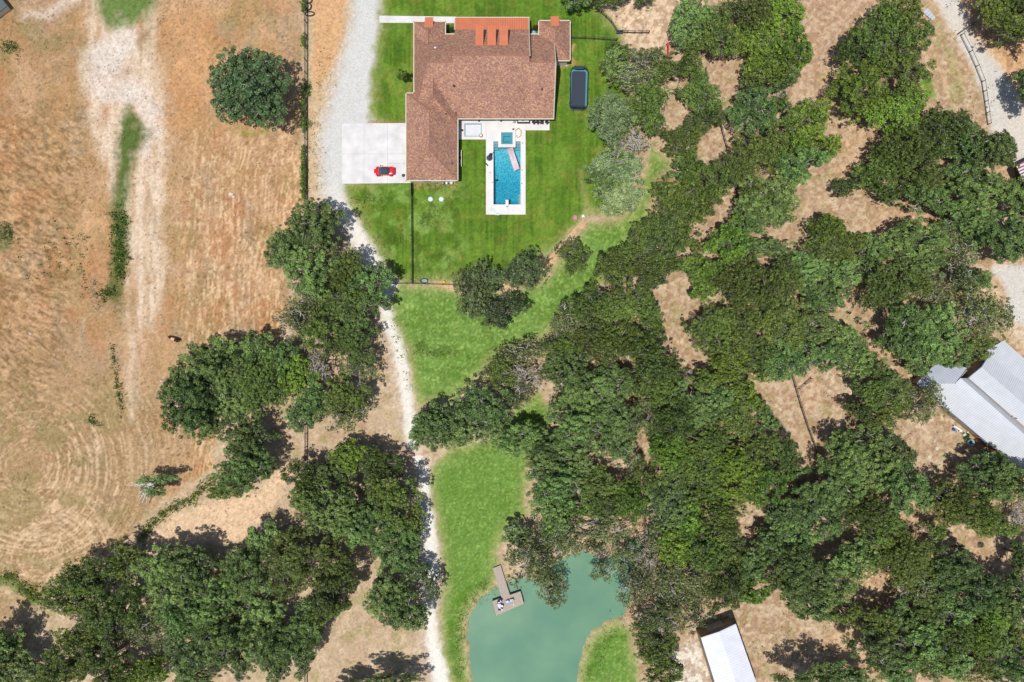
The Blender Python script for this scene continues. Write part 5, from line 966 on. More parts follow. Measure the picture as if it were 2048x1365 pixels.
fence([(1718, 668), (1736, 653)], 1.2, (.5, 1.15), DKWOOD, 'short brown rails near the bare brown glade', sp=1.5, rw=.05)
fence([(1920, 72), (1937, 106), (1950, 135), (1962, 165), (1968, 205), (1974, 250)], 1.3, (.15, 1.25), DKWOOD, 'curved dark rail fence along the right gravel road', sp=2.6, rw=.05)
fence([(1914, 70), (1944, 50)], 1.3, (.3, .6, .9, 1.25), DKWOOD, 'dark gate across the right gravel road', sp=3.2, rw=.06, name='road_gate')
# hedge of weeds along the field fence, tufts in the field
def tufts(name, pts, ls, nper, m, label, hgt=.3, spread=.25, seed=0):
    rs = np.random.RandomState(seed); P_ = []
    pts = np.array(pts)
    for _ in range(nper):
        c_ = np.column_stack([pts[:, 0]+rs.normal(size=len(pts))*spread, pts[:, 1]+rs.normal(size=len(pts))*spread, rs.uniform(0, hgt, len(pts))])
        u = rs.normal(size=(len(pts), 3))*ls*.6; v = rs.normal(size=(len(pts), 3))*ls*.5; v[:, 2] = abs(v[:, 2])
        P_.append(np.stack([c_-u, c_-v*.6, c_+u, c_+v], 1))
    P_ = np.concatenate(P_).reshape(-1, 3); n_ = len(P_)//4; me = bpy.data.meshes.new(name); me.from_pydata(P_.tolist(), [], [(4*i, 4*i+1, 4*i+2, 4*i+3) for i in range(n_)]); me.materials.append(m)
    a_ = me.attributes.new('Tint', 'FLOAT', 'POINT'); a_.data.foreach_set('value', np.repeat(rs.uniform(0, 1, n_), 4).astype(np.float32)); me.update()
    o = bpy.data.objects.new(name, me); COL.objects.link(o); return tag(o, label, 'weeds', kind='stuff')
rs = np.random.RandomState(9)
def along(pix, n, w_):
    out = []; seg = [(a, b_, math.hypot(b_[0]-a[0], b_[1]-a[1])) for a, b_ in zip(pix[:-1], pix[1:])]; T = sum(s_[2] for s_ in seg)
    for a, b_, L in seg:
        for _ in range(int(n*L/T)): t = rs.rand(); x, y, _ = W(a[0]+(b_[0]-a[0])*t+rs.normal()*w_, a[1]+(b_[1]-a[1])*t+rs.normal()*w_); out.append((x, y))
    return out
pt = [p for p in along([(609, 0), (609, 410)], 520, 2.2) if fbm(np.array([p[1]*.22]), np.array([1.5]), 5)[0] > .47]
pt += along([(610, 175), (616, 190)], 40, 5)+along([(612, 245), (616, 250)], 16, 4)+along([(609, 320), (609, 400)], 130, 2.4)
tufts('fence_weeds', pt, .16, 12, KIND['B']['m'], 'bright green weeds growing up along the field fence', .8, .2)
pt = along([(240, 560), (243, 500), (240, 450), (238, 420)], 260, 9)+along([(232, 590), (215, 580), (212, 600)], 50, 5)+along([(225, 690), (228, 720), (240, 790), (243, 830)], 60, 3)+along([(190, 845), (182, 838), (200, 855)], 22, 4)+along([(0, 455), (30, 470)], 60, 10)+along([(5, 90), (30, 100)], 40, 8)
pt += along([(170, 580), (215, 600)], 30, 14)+along([(80, 540), (180, 470)], 60, 26)
tufts('gully_weeds', pt, .17, 9, KIND['L']['m'], 'dark green weeds in the field gully', .5, .28, 1)
pt = along([(285, 1085), (300, 1050), (340, 1020), (380, 1000), (410, 975), (430, 955)], 210, 5)+along([(0, 1150), (30, 1155), (60, 1185), (95, 1205)], 120, 6)+along([(60, 1200), (100, 1165)], 60, 12)
tufts('bank_weeds', pt, .18, 9, KIND['B']['m'], 'green weeds along the bank below the field', .5, .28, 2)
pt = [];
while len(pt) < 2600:
    x, y = rs.uniform(-20, 600), rs.uniform(0, 1130)
    if fbm(np.array([x/55]), np.array([y/55]), 99)[0] > rs.uniform(.42, .66): pt.append(W(x, y)[:2])
tufts('dry_field_tufts', pt, .09, 5, leaf_mat('dry_weed_leaves', G_(88, 84, 46), G_(140, 122, 74)), 'small dark tufts scattered over the dry mown field', .16, .14, 3)
pt = along([(950, 1205), (985, 1183), (1000, 1175)], 30, 5)+along([(922, 1360), (918, 1300), (922, 1240), (938, 1200), (975, 1165)], 260, 6)+along([(1175, 1360), (1200, 1290), (1225, 1262)], 110, 8)
tufts('pond_reeds', pt, .1, 6, KIND['B']['m'], 'green reeds and tall grass round the pond rim', .5, .25, 4)
pt = []
while len(pt) < 1500:
    x, y = rs.uniform(1200, 2048), rs.uniform(0, 1365)
    if fbm(np.array([x/40]), np.array([y/40]), 98)[0] > rs.uniform(.48, .62): pt.append(W(x, y)[:2])
tufts('wood_floor_weeds', pt, .13, 5, KIND['G']['m'], 'sparse dry weeds on the bare ground under the trees', .25, .3, 5)
pt = along([(655, 90), (625, 300), (640, 380)], 130, 12)+along([(700, 400), (760, 470), (780, 540)], 60, 10)+along([(780, 620), (800, 700), (812, 780)], 60, 6)
tufts('verge_weeds', pt, .12, 5, KIND['B']['m'], 'low weeds along the gravel driveway edges', .2, .25, 6)
pt = []
for (cx_, cy_, sx_, sy_, n_) in ((735, 400, 34, 10, 90), (800, 480, 22, 6, 60), (870, 430, 40, 30, 120), (850, 560, 30, 12, 50), (870, 705, 60, 8, 160), (840, 690, 12, 20, 60), (875, 375, 30, 10, 60)):
    for _ in range(n_): pt.append(W(cx_+rs.normal()*sx_*.5, cy_+rs.normal()*sy_*.5)[:2])
tufts('lawn_weeds', pt, .11, 6, KIND['L']['m'], 'darker weed patches in the rough lawn', .12, .3, 7)
# ---------------- black ring feeders ----------------
RB = mat('black_rubber', (.03, .033, .04), .7)
for (px, py, a, b_, lb, r_) in ((616.5, 1, .8, .6, 'topmost round black tyre ring against the field fence', .13), (616.5, 14, .62, .72, 'round black tyre ring, second from the top at the fence', .14), (619.5, 28.5, .95, .42, 'flat oval black tyre ring, lowest of the three at the fence', .13)):
    p = W(px, py); t_ = empty('tyre_ring', (p[0], p[1], 0), label=lb, cat='tyre ring', group='black tyre rings at the fence')
    MB().tube([(a*math.cos(t), b_*math.sin(t), .14) for t in np.linspace(0, 6.2832, 21)], r_, 7).build('ring', RB, t_, smooth=True)
p = W(848, 562.5); t_ = empty('garden_tub', (p[0], p[1], 0), label='black rimmed tub of water at the lower lawn fence', cat='tub'); pts_ = [(.68*math.cos(t)*(1+.18*math.cos(t-.5)), .42*math.sin(t)*(1+.2*math.cos(t-.5)), .2) for t in np.linspace(0, 6.2832, 17)]
MB().tube(pts_, .09, 6).build('rim', RB, t_); MB().prism([(q_[0]*.93, q_[1]*.93) for q_ in pts_[:-1]], .0, .12).build('water', mat('grey_water', S(150, 168, 168), .2), t_)
def blob(name, px, py, r, m, lb, cat, z=0, sq=1): p = W(px, py, z); return tag(MB().lathe((p[0], p[1], z), [(r*.35, 0), (r*.85, r*.35), (r, r*.9), (r*.8, r*1.5), (r*.3, r*1.85)], 14, sq, 1).build(name, m, smooth=True), lb, cat)
blob('yellow_ball', 888, 564.5, .3, mat('yellow_vinyl', S(240, 210, 20), .4), 'yellow ball against the lower lawn fence', 'ball')
blob('pink_ball', 916.5, 564, .18, mat('pink_ball_vinyl', S(222, 150, 190), .4), 'small pink ball by the fence left of the grey oaks', 'ball')
p = W(1150, 436); t_ = empty('wading_ring', (p[0], p[1], 0), label='pink round ring at the lawn edge by the wire fence', cat='pool toy'); MB().tube([(.42*math.cos(t), .42*math.sin(t), .12) for t in np.linspace(0, 6.2832, 17)], .13, 7).build('ring', mat('faded_pink_vinyl', S(206, 130, 140), .5), t_, smooth=True); MB().lathe((0, 0, 0), [(.35, 0), (.3, .06), (.02, .07)], 12).build('floor', mat('mauve_vinyl', S(190, 150, 150), .5), t_)
p = W(1166, 434); t_ = empty('white_chair', (p[0], p[1], 0), .4, label='pale grey chair beside the pink ring', cat='chair'); MB().box((0, 0, .4), (.5, .5, .06)).build('seat', WHITE, t_); MB().box((0, .25, .65), (.5, .06, .5)).build('backrest', WHITE, t_)
for a in (-1, 1):
    for b_ in (-1, 1): MB().box((a*.2, b_*.2, .2), (.05, .05, .4)).build('leg', WHITE, t_)
p = W(1127.5, 131, 0); blob('stone', 1133, 132.5, .22, CONC, 'small pale stone at the corner of the north east wing', 'stone')
# green umbrella, red slide
p = W(1350, 45.5, 2.0); t_ = empty('garden_umbrella', (p[0], p[1], 0), label='small green umbrella at the top edge of the woods', cat='umbrella'); MB().lathe((0, 0, 2.0), [(.62, 0), (.35, .22), (.03, .4)], 8).build('canopy', mat('green_canvas', S(120, 172, 140), .8), t_); MB().tube([(0, 0, 0), (0, 0, 2.3)], .03, 6).build('pole', GREY, t_)
p = W(1336, 97, .8); t_ = empty('garden_slide', (p[0], p[1], 0), .15, label='narrow red slide poking out from under the trees', cat='slide'); sl_ = MB(); sl_.add([(-.14, -.95, .12), (.14, -.95, .12), (.16, .3, 1.1), (-.16, .3, 1.1), (.2, .9, 1.25), (-.2, .9, 1.25)], [(0, 1, 2, 3), (3, 2, 4, 5)]); sl_.v += [(v_[0], v_[1], v_[2]-.06) for v_ in sl_.v[:6]]; sl_.f += [(9, 8, 7, 6), (11, 10, 8, 9), (0, 3, 9, 6), (1, 7, 8, 2), (0, 6, 7, 1)]; sl_.build('chute', mat('dark_red_plastic', S(190, 20, 46), .4), t_)
for a in (-1, 1): MB().tube([(a*.2, .9, 0), (a*.2, .9, 1.4)], .04, 5).build('support', BLACK, t_)
# metal panels
p = W(1856, 30); t_ = empty('metal_panel_stack', (p[0], p[1], 0), -.85, label='stack of pale corrugated metal panels beside the right gravel road', cat='metal sheets')
for i in range(4):
    m__ = MB()
    for k in range(5): m__.box((-1.0+i*.62+k*.11, .0, .25+.05*i+.03*(k % 2)), (.12, 1.2-.1*i, .03), 0)
    m__.box((-.8+i*.62, 0, .12), (.5, .8, .2)); m__.build('panel', mat('weathered_sheet', S(196, 204, 212), .5), t_)
# white rocks in the field
for (px, py, r_, lb) in ((462, 389, .55, 'pale limestone rock in the middle of the dry field'), (467, 394, .4, 'smaller pale rock touching the field limestone'), (469.5, 431, .25, 'tiny pale rock below the field limestone'), (323, 762, .3, 'single white rock left of the big lower oaks'), (62, 668, .3, 'pale rock near the left field edge')):
    rsx = np.random.RandomState(int(px)); m__ = MB(); p = W(px, py); pr = [(r_*.7, 0), (r_, .1), (r_*.8, .28), (r_*.3, .36)]
    m__.lathe((p[0], p[1], -.05), pr, 9, 1, .7); m__.v = [(v_[0]+rsx.normal()*.05, v_[1]+rsx.normal()*.05, v_[2]) for v_ in m__.v]; tag(m__.build('rock', mat('limestone', S(226, 208, 196), .9)), lb, 'rock')
for (px, py, lb) in ((1874, 897, 'upper round pale stone pad on the right clearing'), (1859, 914.5, 'lower round pale stone pad on the right clearing')):
    p = W(px, py); tag(MB().lathe((p[0], p[1], -.05), [(.4, 0), (.42, .12), (.36, .18), (.05, .2)], 14).build('stone_pad', mat('pad_stone', S(216, 200, 178), .9)), lb, 'stone pad')
p = W(1960.5, 1113.5); blob('white_bucket', 1961, 1114, .25, WHITE, 'white bucket in the lower right dirt clearing', 'bucket')
p = W(1963, 1091); shrub('weed_clump', 1963, 1091, .7, 'yellow green weed clump in the lower right dirt clearing', 'B', n=160, tall=.5, seed=12)
x_, y_, _ = W(1645, 278); shrub('dead_brush', 1674, 288, 1.2, 'rust brown dead brush beside a bright green bush', 'D', n=500, tall=.4, seed=13)
# dead limbs of the leaning oak
x_, y_, _ = W(291, 980, 1.5); t_ = empty('fallen_branch', (x_, y_, 0), label='bare grey branch fan left of the small leaning oak', cat='branch'); b1 = MB(); rsx = np.random.RandomState(4)
for k in range(9):
    a = R(168+k*9+rsx.uniform(-4, 4)); L = rsx.uniform(3.4, 5.6); q0 = Vector((2.0, 1.2, 1.6)); q1 = q0+Vector((math.cos(a)*L*.55, math.sin(a)*L*.5, .1)); q2 = q0+Vector((math.cos(a+.12)*L, math.sin(a+.1)*L*.9, -.6)); b1.tube([q0, q1, q2], [.2, .13, .06], 5)
    for _ in range(3): q3 = q1+Vector(rsx.normal(size=3))*.9; q3.z = 1.4; b1.tube([q1, q3], [.09, .04], 4)
b1.tube([(2.3, 1.4, 0), (2.0, 1.2, 1.6)], [.25, .15], 6); b1.build('limbs', palebark, t_)
# yellow kayak
p = W(468, 1235, .3); t_ = empty('kayak', (p[0], p[1], 0), .03, label='yellow kayak lying under the lower left trees', cat='kayak'); m__ = MB(); m__.tube([(-1.3, 0, .25), (-.8, 0, .22), (0, 0, .22), (.8, 0, .22), (1.35, 0, .26)], [.04, .24, .3, .24, .04], 10); m__.build('hull', mat('yellow_plastic', S(226, 172, 60), .4), t_, smooth=True); MB().lathe((0, 0, .5), [(.2, 0), (.22, .03), (.12, .02)], 12, 1.8, .8).build('cockpit', BLACK, t_)
# ---------------- cow ----------------
x_, y_, _ = W(347.5, 679, 1.0); cow = empty('grazing_cow', (x_, y_, 0), R(180-22), label='tan and dark brown cow standing in the dry mown field', cat='cow')
def cowmat():
    m = mat('cow_hide', S(228, 180, 128), .85); n = m.node_tree.nodes; l = m.node_tree.links; tc = n.new('ShaderNodeTexCoord'); sp = n.new('ShaderNodeSeparateXYZ'); l.new(tc.outputs['Object'], sp.inputs[0])
    nz = n.new('ShaderNodeTexNoise'); nz.inputs['Scale'].default_value = 3; l.new(tc.outputs['Object'], nz.inputs['Vector']); ad = n.new('ShaderNodeMath'); ad.operation = 'MULTIPLY_ADD'; ad.inputs[1].default_value = .35; l.new(nz.outputs[0], ad.inputs[0]); l.new(sp.outputs[0], ad.inputs[2])
    cr = n.new('ShaderNodeValToRGB'); cr.color_ramp.interpolation = 'CONSTANT'; e = cr.color_ramp.elements; e[0].color = (*S(58, 42, 40), 1); e[1].position = .42; e[1].color = (*S(236, 190, 140), 1); x = cr.color_ramp.elements.new(.78); x.color = (*S(66, 36, 26), 1)
    mr = n.new('ShaderNodeMapRange'); mr.inputs[1].default_value = -.9; mr.inputs[2].default_value = 1.1; l.new(ad.outputs[0], mr.inputs[0]); l.new(mr.outputs[0], cr.inputs[0]); l.new(cr.outputs[0], n['Principled BSDF'].inputs['Base Color']); return m
vv = [(-.75, 0, 1.05), (-.35, 0, 1.05), (.1, 0, 1.05), (.5, 0, 1.08), (.85, 0, 1.02), (1.15, 0, .75), (1.4, .0, .5), (1.58, 0, .38)]; rad_ = [(.26, .28), (.32, .33), (.33, .36), (.29, .33), (.19, .22), (.14, .17), (.13, .14), (.08, .08)]
ed = [(i, i+1) for i in range(7)]
for (bx, par, hind) in ((-.7, 0, 1), (.5, 3, 0)):
    for s_ in (-1, 1):
        b0 = len(vv)
        if hind: pts_ = [(bx, s_*.2, .85), (bx+.1, s_*.2, .62), (bx-.1, s_*.2, .38), (bx-.05, s_*.2, .04)]; rr_ = [(.15, .17), (.11, .11), (.06, .06), (.06, .06)]
        else: pts_ = [(bx, s_*.18, .8), (bx+.02, s_*.19, .42), (bx-.02, s_*.19, .2), (bx, s_*.19, .04)]; rr_ = [(.11, .12), (.065, .065), (.05, .05), (.06, .06)]
        vv += pts_; rad_ += rr_; ed += [(par, b0)]+[(b0+i, b0+i+1) for i in range(3)]
b0 = len(vv); vv += [(-1.0, 0, 1.1), (-1.08, .03, .7), (-1.06, .04, .4)]; rad_ += [(.05, .05), (.03, .03), (.045, .045)]; ed += [(0, b0), (b0, b0+1), (b0+1, b0+2)]
b0 = len(vv)
for s_ in (-1, 1): vv.append((1.3, s_*.24, .62)); rad_.append((.05, .03)); ed.append((6, len(vv)-1))
me = bpy.data.meshes.new('body'); me.from_pydata(vv, ed, []); me.materials.append(cowmat()); o_ = bpy.data.objects.new('body', me); COL.objects.link(o_); o_.parent = cow
sk = o_.modifiers.new('skin', 'SKIN'); 
for i, r_ in enumerate(rad_): me.skin_vertices[0].data[i].radius = r_
me.skin_vertices[0].data[1].use_root = True; ss = o_.modifiers.new('sub', 'SUBSURF'); ss.levels = ss.render_levels = 2
for s_ in (-1, 1): MB().tube([(1.32, s_*.09, .68), (1.36, s_*.2, .78)], [.03, .012], 6).build('horn', TRIM, cow)
# ---------------- pond dock ----------------
WD = mat('weathered_dock_planks', S(186, 172, 158), .9, noise=(4, .12))
dc = [W(984, 1203, .5), W(1041, 1183, .5), W(1048, 1208, .5), W(993, 1232, .5)]
ox, oy, _ = W(1015, 1205, .5); dock = empty('wooden_dock', (ox, oy, 0), label='grey plank dock platform with a walkway from the pond bank', cat='dock')
def strip(a, b_, c_, d_, n_, zz=.5, gap=.04):
    m__ = MB()
    for i in range(n_):
        f0 = i/n_; f1 = (i+1)/n_-gap/n_*2; q = [a.lerp(b_, f0), a.lerp(b_, f1), d_.lerp(c_, f1), d_.lerp(c_, f0)]; m__.slab([(v_.x-ox, v_.y-oy, zz) for v_ in q], .06)
    return m__
vd = [Vector(q_) for q_ in dc]; strip(vd[0], vd[1], vd[2], vd[3], 26).build('platform', WD, dock)
ww = [Vector(W(*q_, .5)) for q_ in ((986, 1137), (1001, 1131), (1020, 1191), (1003, 1197))]; strip(ww[0], ww[3], ww[2], ww[1], 30, .49).build('walkway', WD, dock)
for (fx, fy) in ((.05, .1), (.95, .1), (.05, .9), (.95, .9), (.5, .9), (.5, .1)):
    v_ = vd[0].lerp(vd[1], fx).lerp(vd[3].lerp(vd[2], fx), fy); MB().tube([(v_.x-ox, v_.y-oy, -1.6), (v_.x-ox, v_.y-oy, .44)], .1, 8).build('pile', DKWOOD, dock)
MB().tube([(vd[0].x-ox, vd[0].y-oy, .36), (vd[1].x-ox, vd[1].y-oy, .36), (vd[2].x-ox, vd[2].y-oy, .36), (vd[3].x-ox, vd[3].y-oy, .36), (vd[0].x-ox, vd[0].y-oy, .36)], .07, 4).build('edge_beam', DKWOOD, dock)
# patio set on the dock
NB = mat('deep_blue_fabric', S(48, 44, 96), .8); LB_ = mat('pale_blue_glass', S(176, 196, 224), .2, spec=.6)
x_, y_, _ = W(998.5, 1211.5, 1.2); t_ = empty('dock_table', (x_, y_, .5), label='small pale blue round table on the left side of the dock', cat='table'); MB().lathe((0, 0, .65), [(.38, 0), (.4, .02), (.38, .05)], 16).build('tabletop', LB_, t_); MB().tube([(0, 0, 0), (0, 0, .66)], .04, 6).build('pedestal', GREY, t_); MB().lathe((0, 0, 0), [(.25, 0), (.2, .04), (.05, .05)], 12).build('base', GREY, t_)
def dchair(): 
    r_ = empty('dock_chair', (0, 0, 0)); MB().box((0, 0, .42), (.52, .5, .07)).build('seat', WHITE, r_, bevel=.02); MB().box((0, .27, .7), (.52, .07, .55)).build('backrest', NB, r_, bevel=.02)
    for a in (-1, 1):
        MB().box((a*.27, 0, .58), (.06, .5, .05)).build('armrest', NB, r_)
        for b_ in (-1, 1): MB().box((a*.22, b_*.22, .2), (.04, .04, .4)).build('leg', BLACK, r_)
    return r_
dc0 = dchair()
for i, (px, py, rz, lb) in enumerate(((998, 1205.5, .3, 'dark blue chair above the dock table'), (1003.5, 1213, -1.7, 'dark blue chair right of the dock table'), (999.5, 1216.5, 3.0, 'dark blue chair below the dock table'), (1001, 1202.6, -.7, 'white and blue chair at the top of the dock chair group'))):
    x_, y_, _ = W(px, py, 1.0)
    if i == 0: dc0.location = (x_, y_, .5); dc0.rotation_euler.z = rz; tag(dc0, lb, 'chair', 'chairs on the dock')
    else: dup(dc0, (x_, y_, .5), rz, label=lb)
x_, y_, _ = W(1019.5, 1202.5, .8); t_ = empty('deck_lounger', (x_, y_, .5), R(20), label='grey and dark blue sun lounger on the right side of the dock', cat='sun lounger'); MB().box((-.25, 0, .3), (1.1, .55, .07)).build('seat_pad', LB_, t_); bk = MB().add([(.3, -.27, .33), (.3, .27, .33), (.85, .27, .6), (.85, -.27, .6), (.3, -.27, .28), (.3, .27, .28), (.85, .27, .55), (.85, -.27, .55)], [(0, 3, 2, 1), (4, 5, 6, 7), (0, 1, 5, 4), (1, 2, 6, 5), (2, 3, 7, 6), (3, 0, 4, 7)]); bk.build('backrest', mat('mauve_pad', S(196, 180, 182), .8), t_)
MB().tube([(-.8, -.3, .28), (.8, -.3, .3), (.85, .3, .3), (-.8, .3, .28), (-.8, -.3, .28)], .05, 5).build('frame', NB, t_); MB().box((-.1, .1, .38), (.25, .3, .1), .3).build('cushion', NB, t_)
for a in (-.7, .6):
    for b_ in (-.26, .26): MB().box((a, b_, .14), (.05, .05, .28)).build('leg', NB, t_)
x_, y_, _ = W(1027.7, 1209.5, .6); tag(MB().box((x_, y_, .58), (.22, .5, .1), .3, .8).box((x_, y_, .66), (.12, .3, .05), .3).build('towel_roll', CUSH), 'small cream towel below the lounger on the dock', 'towel')
x_, y_, _ = W(1003.6, 1219, .6); tag(MB().lathe((x_, y_, .5), [(.14, 0), (.17, .3), (.15, .32), (.05, .3)], 10).build('bucket', WHITE), 'small white bucket below the dock chairs', 'bucket')
# ---------------- white roofed shed ----------------
SHR = ribbed_mat('white_ribbed_roof', S(232, 234, 242, .66), math.atan2(-(1249-1276), 69)+math.pi/2+0.0, .5, .9)
sh = [W(1402, 1276.5, 4.6), W(1471.5, 1249, 4.6), W(1521, 1390, 4.6), W(1446, 1418, 4.6)]
sv = [Vector(q_) for q_ in sh]; ctr = (sv[0]+sv[1]+sv[2]+sv[3])/4; shed = empty('white_roofed_shed', (ctr.x, ctr.y, 0), label='metal shed with bright white ribbed roof at the bottom edge', cat='shed')
L_ = [v_-Vector((ctr.x, ctr.y, 0)) for v_ in sv]
mT = L_[0].lerp(L_[1], .5); mB = L_[3].lerp(L_[2], .5); up = Vector((0, 0, .45))
m__ = MB(); m__.slab([tuple(L_[0]), tuple(mT+up), tuple(mB+up), tuple(L_[3])], .08); m__.slab([tuple(L_[1]), tuple(L_[2]), tuple(mB+up), tuple(mT+up)], .08); m__.build('roof', SHR, shed)
m__ = MB(); ins = [v_*.965 for v_ in L_]; m__.prism([(v_.x, v_.y) for v_ in ins], -.1, 4.5); m__.build('wall', ribbed_mat('olive_metal_siding', S(128, 122, 96), 0, .4, .85), shed)
u_ = (L_[1]-L_[0]).normalized(); v2 = (L_[3]-L_[0]).normalized(); cN = L_[0].lerp(L_[1], .5)*.965; m__ = MB(); m__.box((cN.x-v2.x*.03, cN.y-v2.y*.03, 1.6), (3.4, .08, 3.2), math.atan2(u_.y, u_.x)); m__.build('roller_door', GREY, shed)
m__ = MB(); m__.tube([tuple(L_[0]+Vector((0, 0, -.06))), tuple(mT+up+Vector((0, 0, -.06))), tuple(L_[1]+Vector((0, 0, -.06)))], .07, 4); m__.tube([tuple(L_[1]+Vector((0, 0, -.08))), tuple(L_[2]+Vector((0, 0, -.08)))], .07, 4); m__.build('trim', WHITE, shed)
# ---------------- neighbour's metal roofed house ----------------
an = math.atan2(-(869-757), (2048-1921)); MR = ribbed_mat('pale_metal_roof', S(214, 217, 222, .68), an, .42, .78, .4, 0, .05); MR2 = ribbed_mat('pale_metal_roof_annex', S(200, 208, 220, .62), an+math.pi/2, .42, .78, .4)
SID = ribbed_mat('brown_grey_siding', S(176, 158, 140), an, .3, .88); BLT = mat('blue_grey_trim', S(96, 124, 150), .6)
nx_, ny_, _ = W(1985, 810); nb = empty('metal_roofed_house', (nx_, ny_, 0), label='large brown sided house with long pale metal roofs in the woods', cat='house')
def NP(px, py, h): x, y, z = W(px, py, h); return (x-nx_, y-ny_, z)
m__ = MB(); m__.slab([NP(1833, 767, 3), NP(1861, 767.5, 3.8), NP(1910, 767.5, 5.0), NP(1921.5, 756.5, 5.4), NP(2130, 941, 5.4), NP(2100, 991, 3)], .12)
m__.slab([NP(1921.5, 756.5, 5.4), NP(1939, 757, 3.3), NP(2140, 934, 3.3), NP(2130, 941, 5.4)], .12); m__.build('roof', MR, nb)
m__ = MB(); m__.slab([NP(1833, 767, 3.02), NP(1871, 728, 3.02), NP(1934, 735.5, 4.9), NP(1910, 767.5, 5.02)], .12); m__.build('annex_roof', MR2, nb)
m__ = MB(); m__.slab([NP(1937, 756.5, 4.2), NP(1963, 735, 5.8), NP(2160, 905, 5.8), NP(2150, 941, 4.2)], .12); m__.slab([NP(1963, 735, 5.8), NP(1979.5, 710.5, 4.4), NP(2160, 863, 4.4), NP(2160, 905, 5.8)], .12); m__.build('upper_roof', MR, nb)
m__ = MB(); m__.slab([NP(1967, 705, 3.6), NP(2007.5, 681.5, 2.9), NP(2150, 805, 2.9), NP(2150, 855, 3.6)], .12); m__.build('rear_roof', MR, nb)
m__ = MB(); m__.tube([NP(1936.5, 756.5, 4.1), NP(1962.6, 734.6, 5.7), NP(1979, 710, 4.3)], .1, 4); m__.tube([NP(1934.3, 736, 4.8), NP(1910, 768, 4.95)], .12, 4); m__.tube([NP(1871, 728, 2.95), NP(1833, 767, 2.95), NP(2100, 991, 2.95)], .09, 4); m__.build('trim', BLT, nb)
m__ = MB(); Zb = lambda px, py: NP(px, py, 0)
pr = [NP(1838, 768, 3), NP(1873, 732, 3), NP(1936, 741, 3), NP(1912, 768, 3)]; m__.prism([(q_[0], q_[1]) for q_ in pr], -.1, 2.85)
pr = [NP(1840, 770.5, 3), NP(1912, 765, 3), NP(1938, 759, 3), NP(2140, 936, 3), NP(2098, 987, 3)]; m__.prism([(q_[0], q_[1]) for q_ in pr], -.1, 2.87)
pr = [NP(1939, 756.5, 4.2), NP(1979, 713, 4.2), NP(2150, 864, 4.2), NP(2140, 940, 4.2)]; m__.prism([(q_[0], q_[1]) for q_ in pr], -.1, 4.0)
pr = [NP(1971, 706, 3), NP(2005, 686, 3), NP(2150, 810, 3), NP(2150, 850, 3)]; m__.prism([(q_[0], q_[1]) for q_ in pr], -.1, 2.8)
m__.build('wall', SID, nb)
e_ = (Vector(NP(2098, 987, 3))-Vector(NP(1840, 770.5, 3))); e_.z = 0; el = e_.length; eu = e_/el; e0 = Vector(NP(1840, 770.5, 3)); aw_ = math.atan2(eu.y, eu.x)
for (s_, w_, hh, zc, nm) in ((6.0, 1.3, 1.1, 1.6, 'window'), (9.5, 1.3, 1.1, 1.6, 'window'), (17.2, 1.8, 1.1, 1.5, 'window')):
    q_ = e0+eu*s_; f_ = MB().box((q_.x, q_.y, zc), (w_+.2, .12, hh+.2), aw_).build(nm, WHITE, nb); MB().box((q_.x, q_.y, zc), (w_, .18, hh), aw_).build('pane', GLASS, f_)
q_ = e0+eu*18.6; MB().box((q_.x, q_.y, 1.3), (6.0, .1, 2.5), aw_).build('cedar_panel', mat('orange_cedar', S(190, 104, 58), .7, noise=(5, .2)), nb)
# vent pipe
x_ = NP(2033, 837, 5.5); m__ = MB(); m__.lathe((x_[0], x_[1], 5.0), [(.1, 0), (.1, .6), (.05, .65)], 8); m__.build('vent', BLACK, nb)
# yard objects by that house
p = W(1944, 886, .9); t_ = empty('hot_tub', (p[0], p[1], 0), label='round pale blue tub by the brown wall of the metal roofed house', cat='tub'); MB().lathe((0, 0, 0), [(.55, 0), (.6, .1), (.62, .75), (.56, .8), (.5, .7), (.48, .45)], 18).build('shell', mat('pale_aqua', S(186, 212, 216), .4), t_, smooth=True); MB().lathe((0, 0, .5), [(.48, 0), (.02, .01)], 16).build('water', mat('dark_blue_water', S(50, 86, 140), .2), t_)
p = W(1908, 860, .4); t_ = empty('blue_bin', (p[0], p[1], 0), label='blue bin at the end of the white rail by the brown wall', cat='bin'); MB().lathe((0, 0, 0), [(.22, 0), (.28, .5), (.3, .55)], 12).build('tub', mat('blue_plastic', S(40, 110, 200), .4), t_); MB().lathe((0, 0, .5), [(.26, 0), (.1, .05)], 12).build('lid', mat('light_blue_plastic', S(90, 160, 220), .4), t_)
p0, p1 = W(1911, 853, 1), W(1928, 863, 1); t_ = empty('white_bench', (p0[0], p0[1], 0), label='long white bench along the brown wall', cat='bench'); a_ = math.atan2(p1[1]-p0[1], p1[0]-p0[0]); L = math.hypot(p1[1]-p0[1], p1[0]-p0[0]); MB().box((math.cos(a_)*L/2, math.sin(a_)*L/2, .48), (L, .3, .07), a_).build('seat', WHITE, t_)
for f_ in (.1, .9): MB().box((math.cos(a_)*L*f_, math.sin(a_)*L*f_, .22), (.08, .26, .44), a_).build('leg', WHITE, t_)
blob('white_planter', 1919, 862, .28, WHITE, 'white planter below the long white bench', 'planter'); blob('white_planter', 1934, 864.5, .2, WHITE, 'small white pot right of the long white bench', 'planter'); blob('white_planter', 1943.5, 869, .2, WHITE, 'small white pot near the round tub', 'planter')
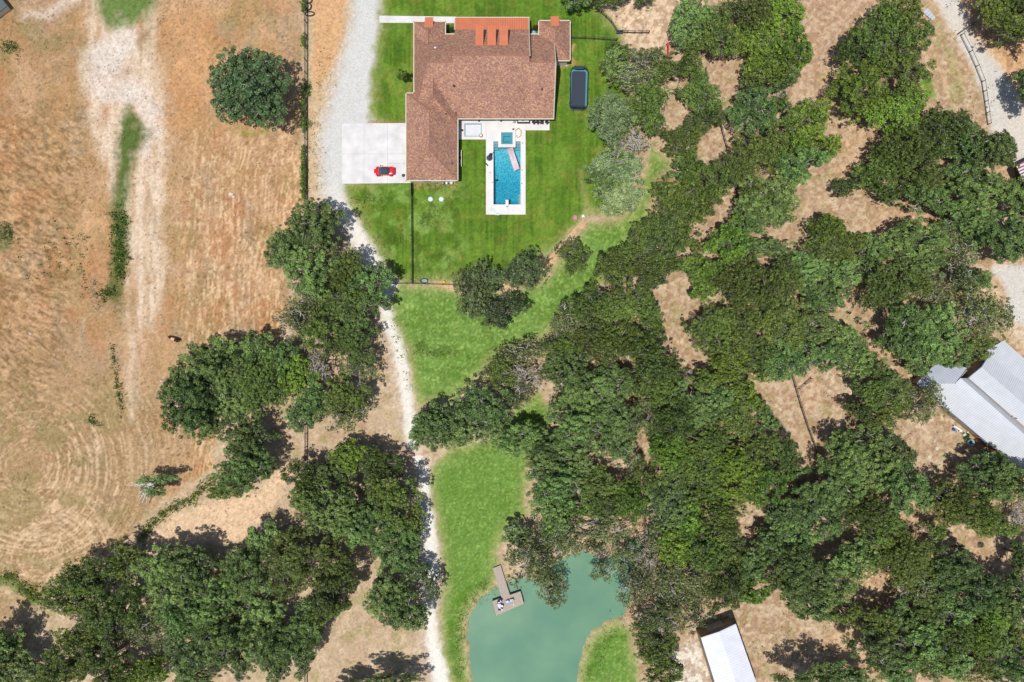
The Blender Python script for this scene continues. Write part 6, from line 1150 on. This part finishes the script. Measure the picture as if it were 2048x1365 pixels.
p = W(1926, 869); tag(MB().box((p[0], p[1], .3), (.75, .6, .5), .6, .8).box((p[0], p[1], .58), (.5, .4, .06), .6).build('pale_box', mat('beige_box', S(212, 204, 192), .7)), 'beige box beside the bright green shrub', 'box')
shrub('wall_shrub', 1935, 874, .75, 'bright green shrub by the brown wall of the metal roofed house', 'B', n=300, tall=.6, seed=21)
# corner of the striped roof at the right edge
nx2, ny2, _ = W(2050, 335); sb2 = empty('striped_shed', (nx2, ny2, 0), label='small dark shed with red and white striped roof at the right edge', cat='shed')
def stripe_mat():
    m = mat('rust_striped_roof', S(220, 218, 216), .6); n = m.node_tree.nodes; l = m.node_tree.links; tc = n.new('ShaderNodeTexCoord'); mp = n.new('ShaderNodeMapping'); mp.inputs['Rotation'].default_value = (0, 0, R(65)); l.new(tc.outputs['Object'], mp.inputs[0]); wv = n.new('ShaderNodeTexWave'); wv.inputs['Scale'].default_value = .5; wv.inputs['Distortion'].default_value = 1.2; l.new(mp.outputs[0], wv.inputs['Vector'])
    cr = n.new('ShaderNodeValToRGB'); cr.color_ramp.elements[0].color = (*S(150, 62, 62), 1); cr.color_ramp.elements[0].position = .2; cr.color_ramp.elements[1].position = .5; cr.color_ramp.elements[1].color = (*S(216, 218, 222), 1); l.new(wv.outputs[0], cr.inputs[0]); l.new(cr.outputs[0], n['Principled BSDF'].inputs['Base Color']); return m
def N2(px, py, h): x, y, z = W(px, py, h); return (x-nx2, y-ny2, z)
m__ = MB(); m__.slab([N2(2032, 331, 3), N2(2090, 302, 3), N2(2110, 350, 3.6), N2(2054, 378, 3.6)], .1); m__.build('roof', stripe_mat(), sb2); m__ = MB(); m__.prism([N2(x, y, 3)[:2] for (x, y) in ((2035, 332), (2089, 305), (2108, 349), (2055, 375))], -.1, 2.9); m__.build('wall', BLACK, sb2)
# top-left corner structure
p = W(-1, 14, 1.5); tt = empty('corner_shed', (p[0]-.6, p[1], 0), .5, label='dark grey roof corner at the top left of the photo', cat='shed'); MB().box((0, .3, 1.5), (3.4, 3.0, .15), .15).build('roof', mat('slate_roof', S(92, 104, 106), .7), tt); MB().box((0, .3, .7), (2.9, 2.5, 1.45), .15).build('wall', TRIM, tt)
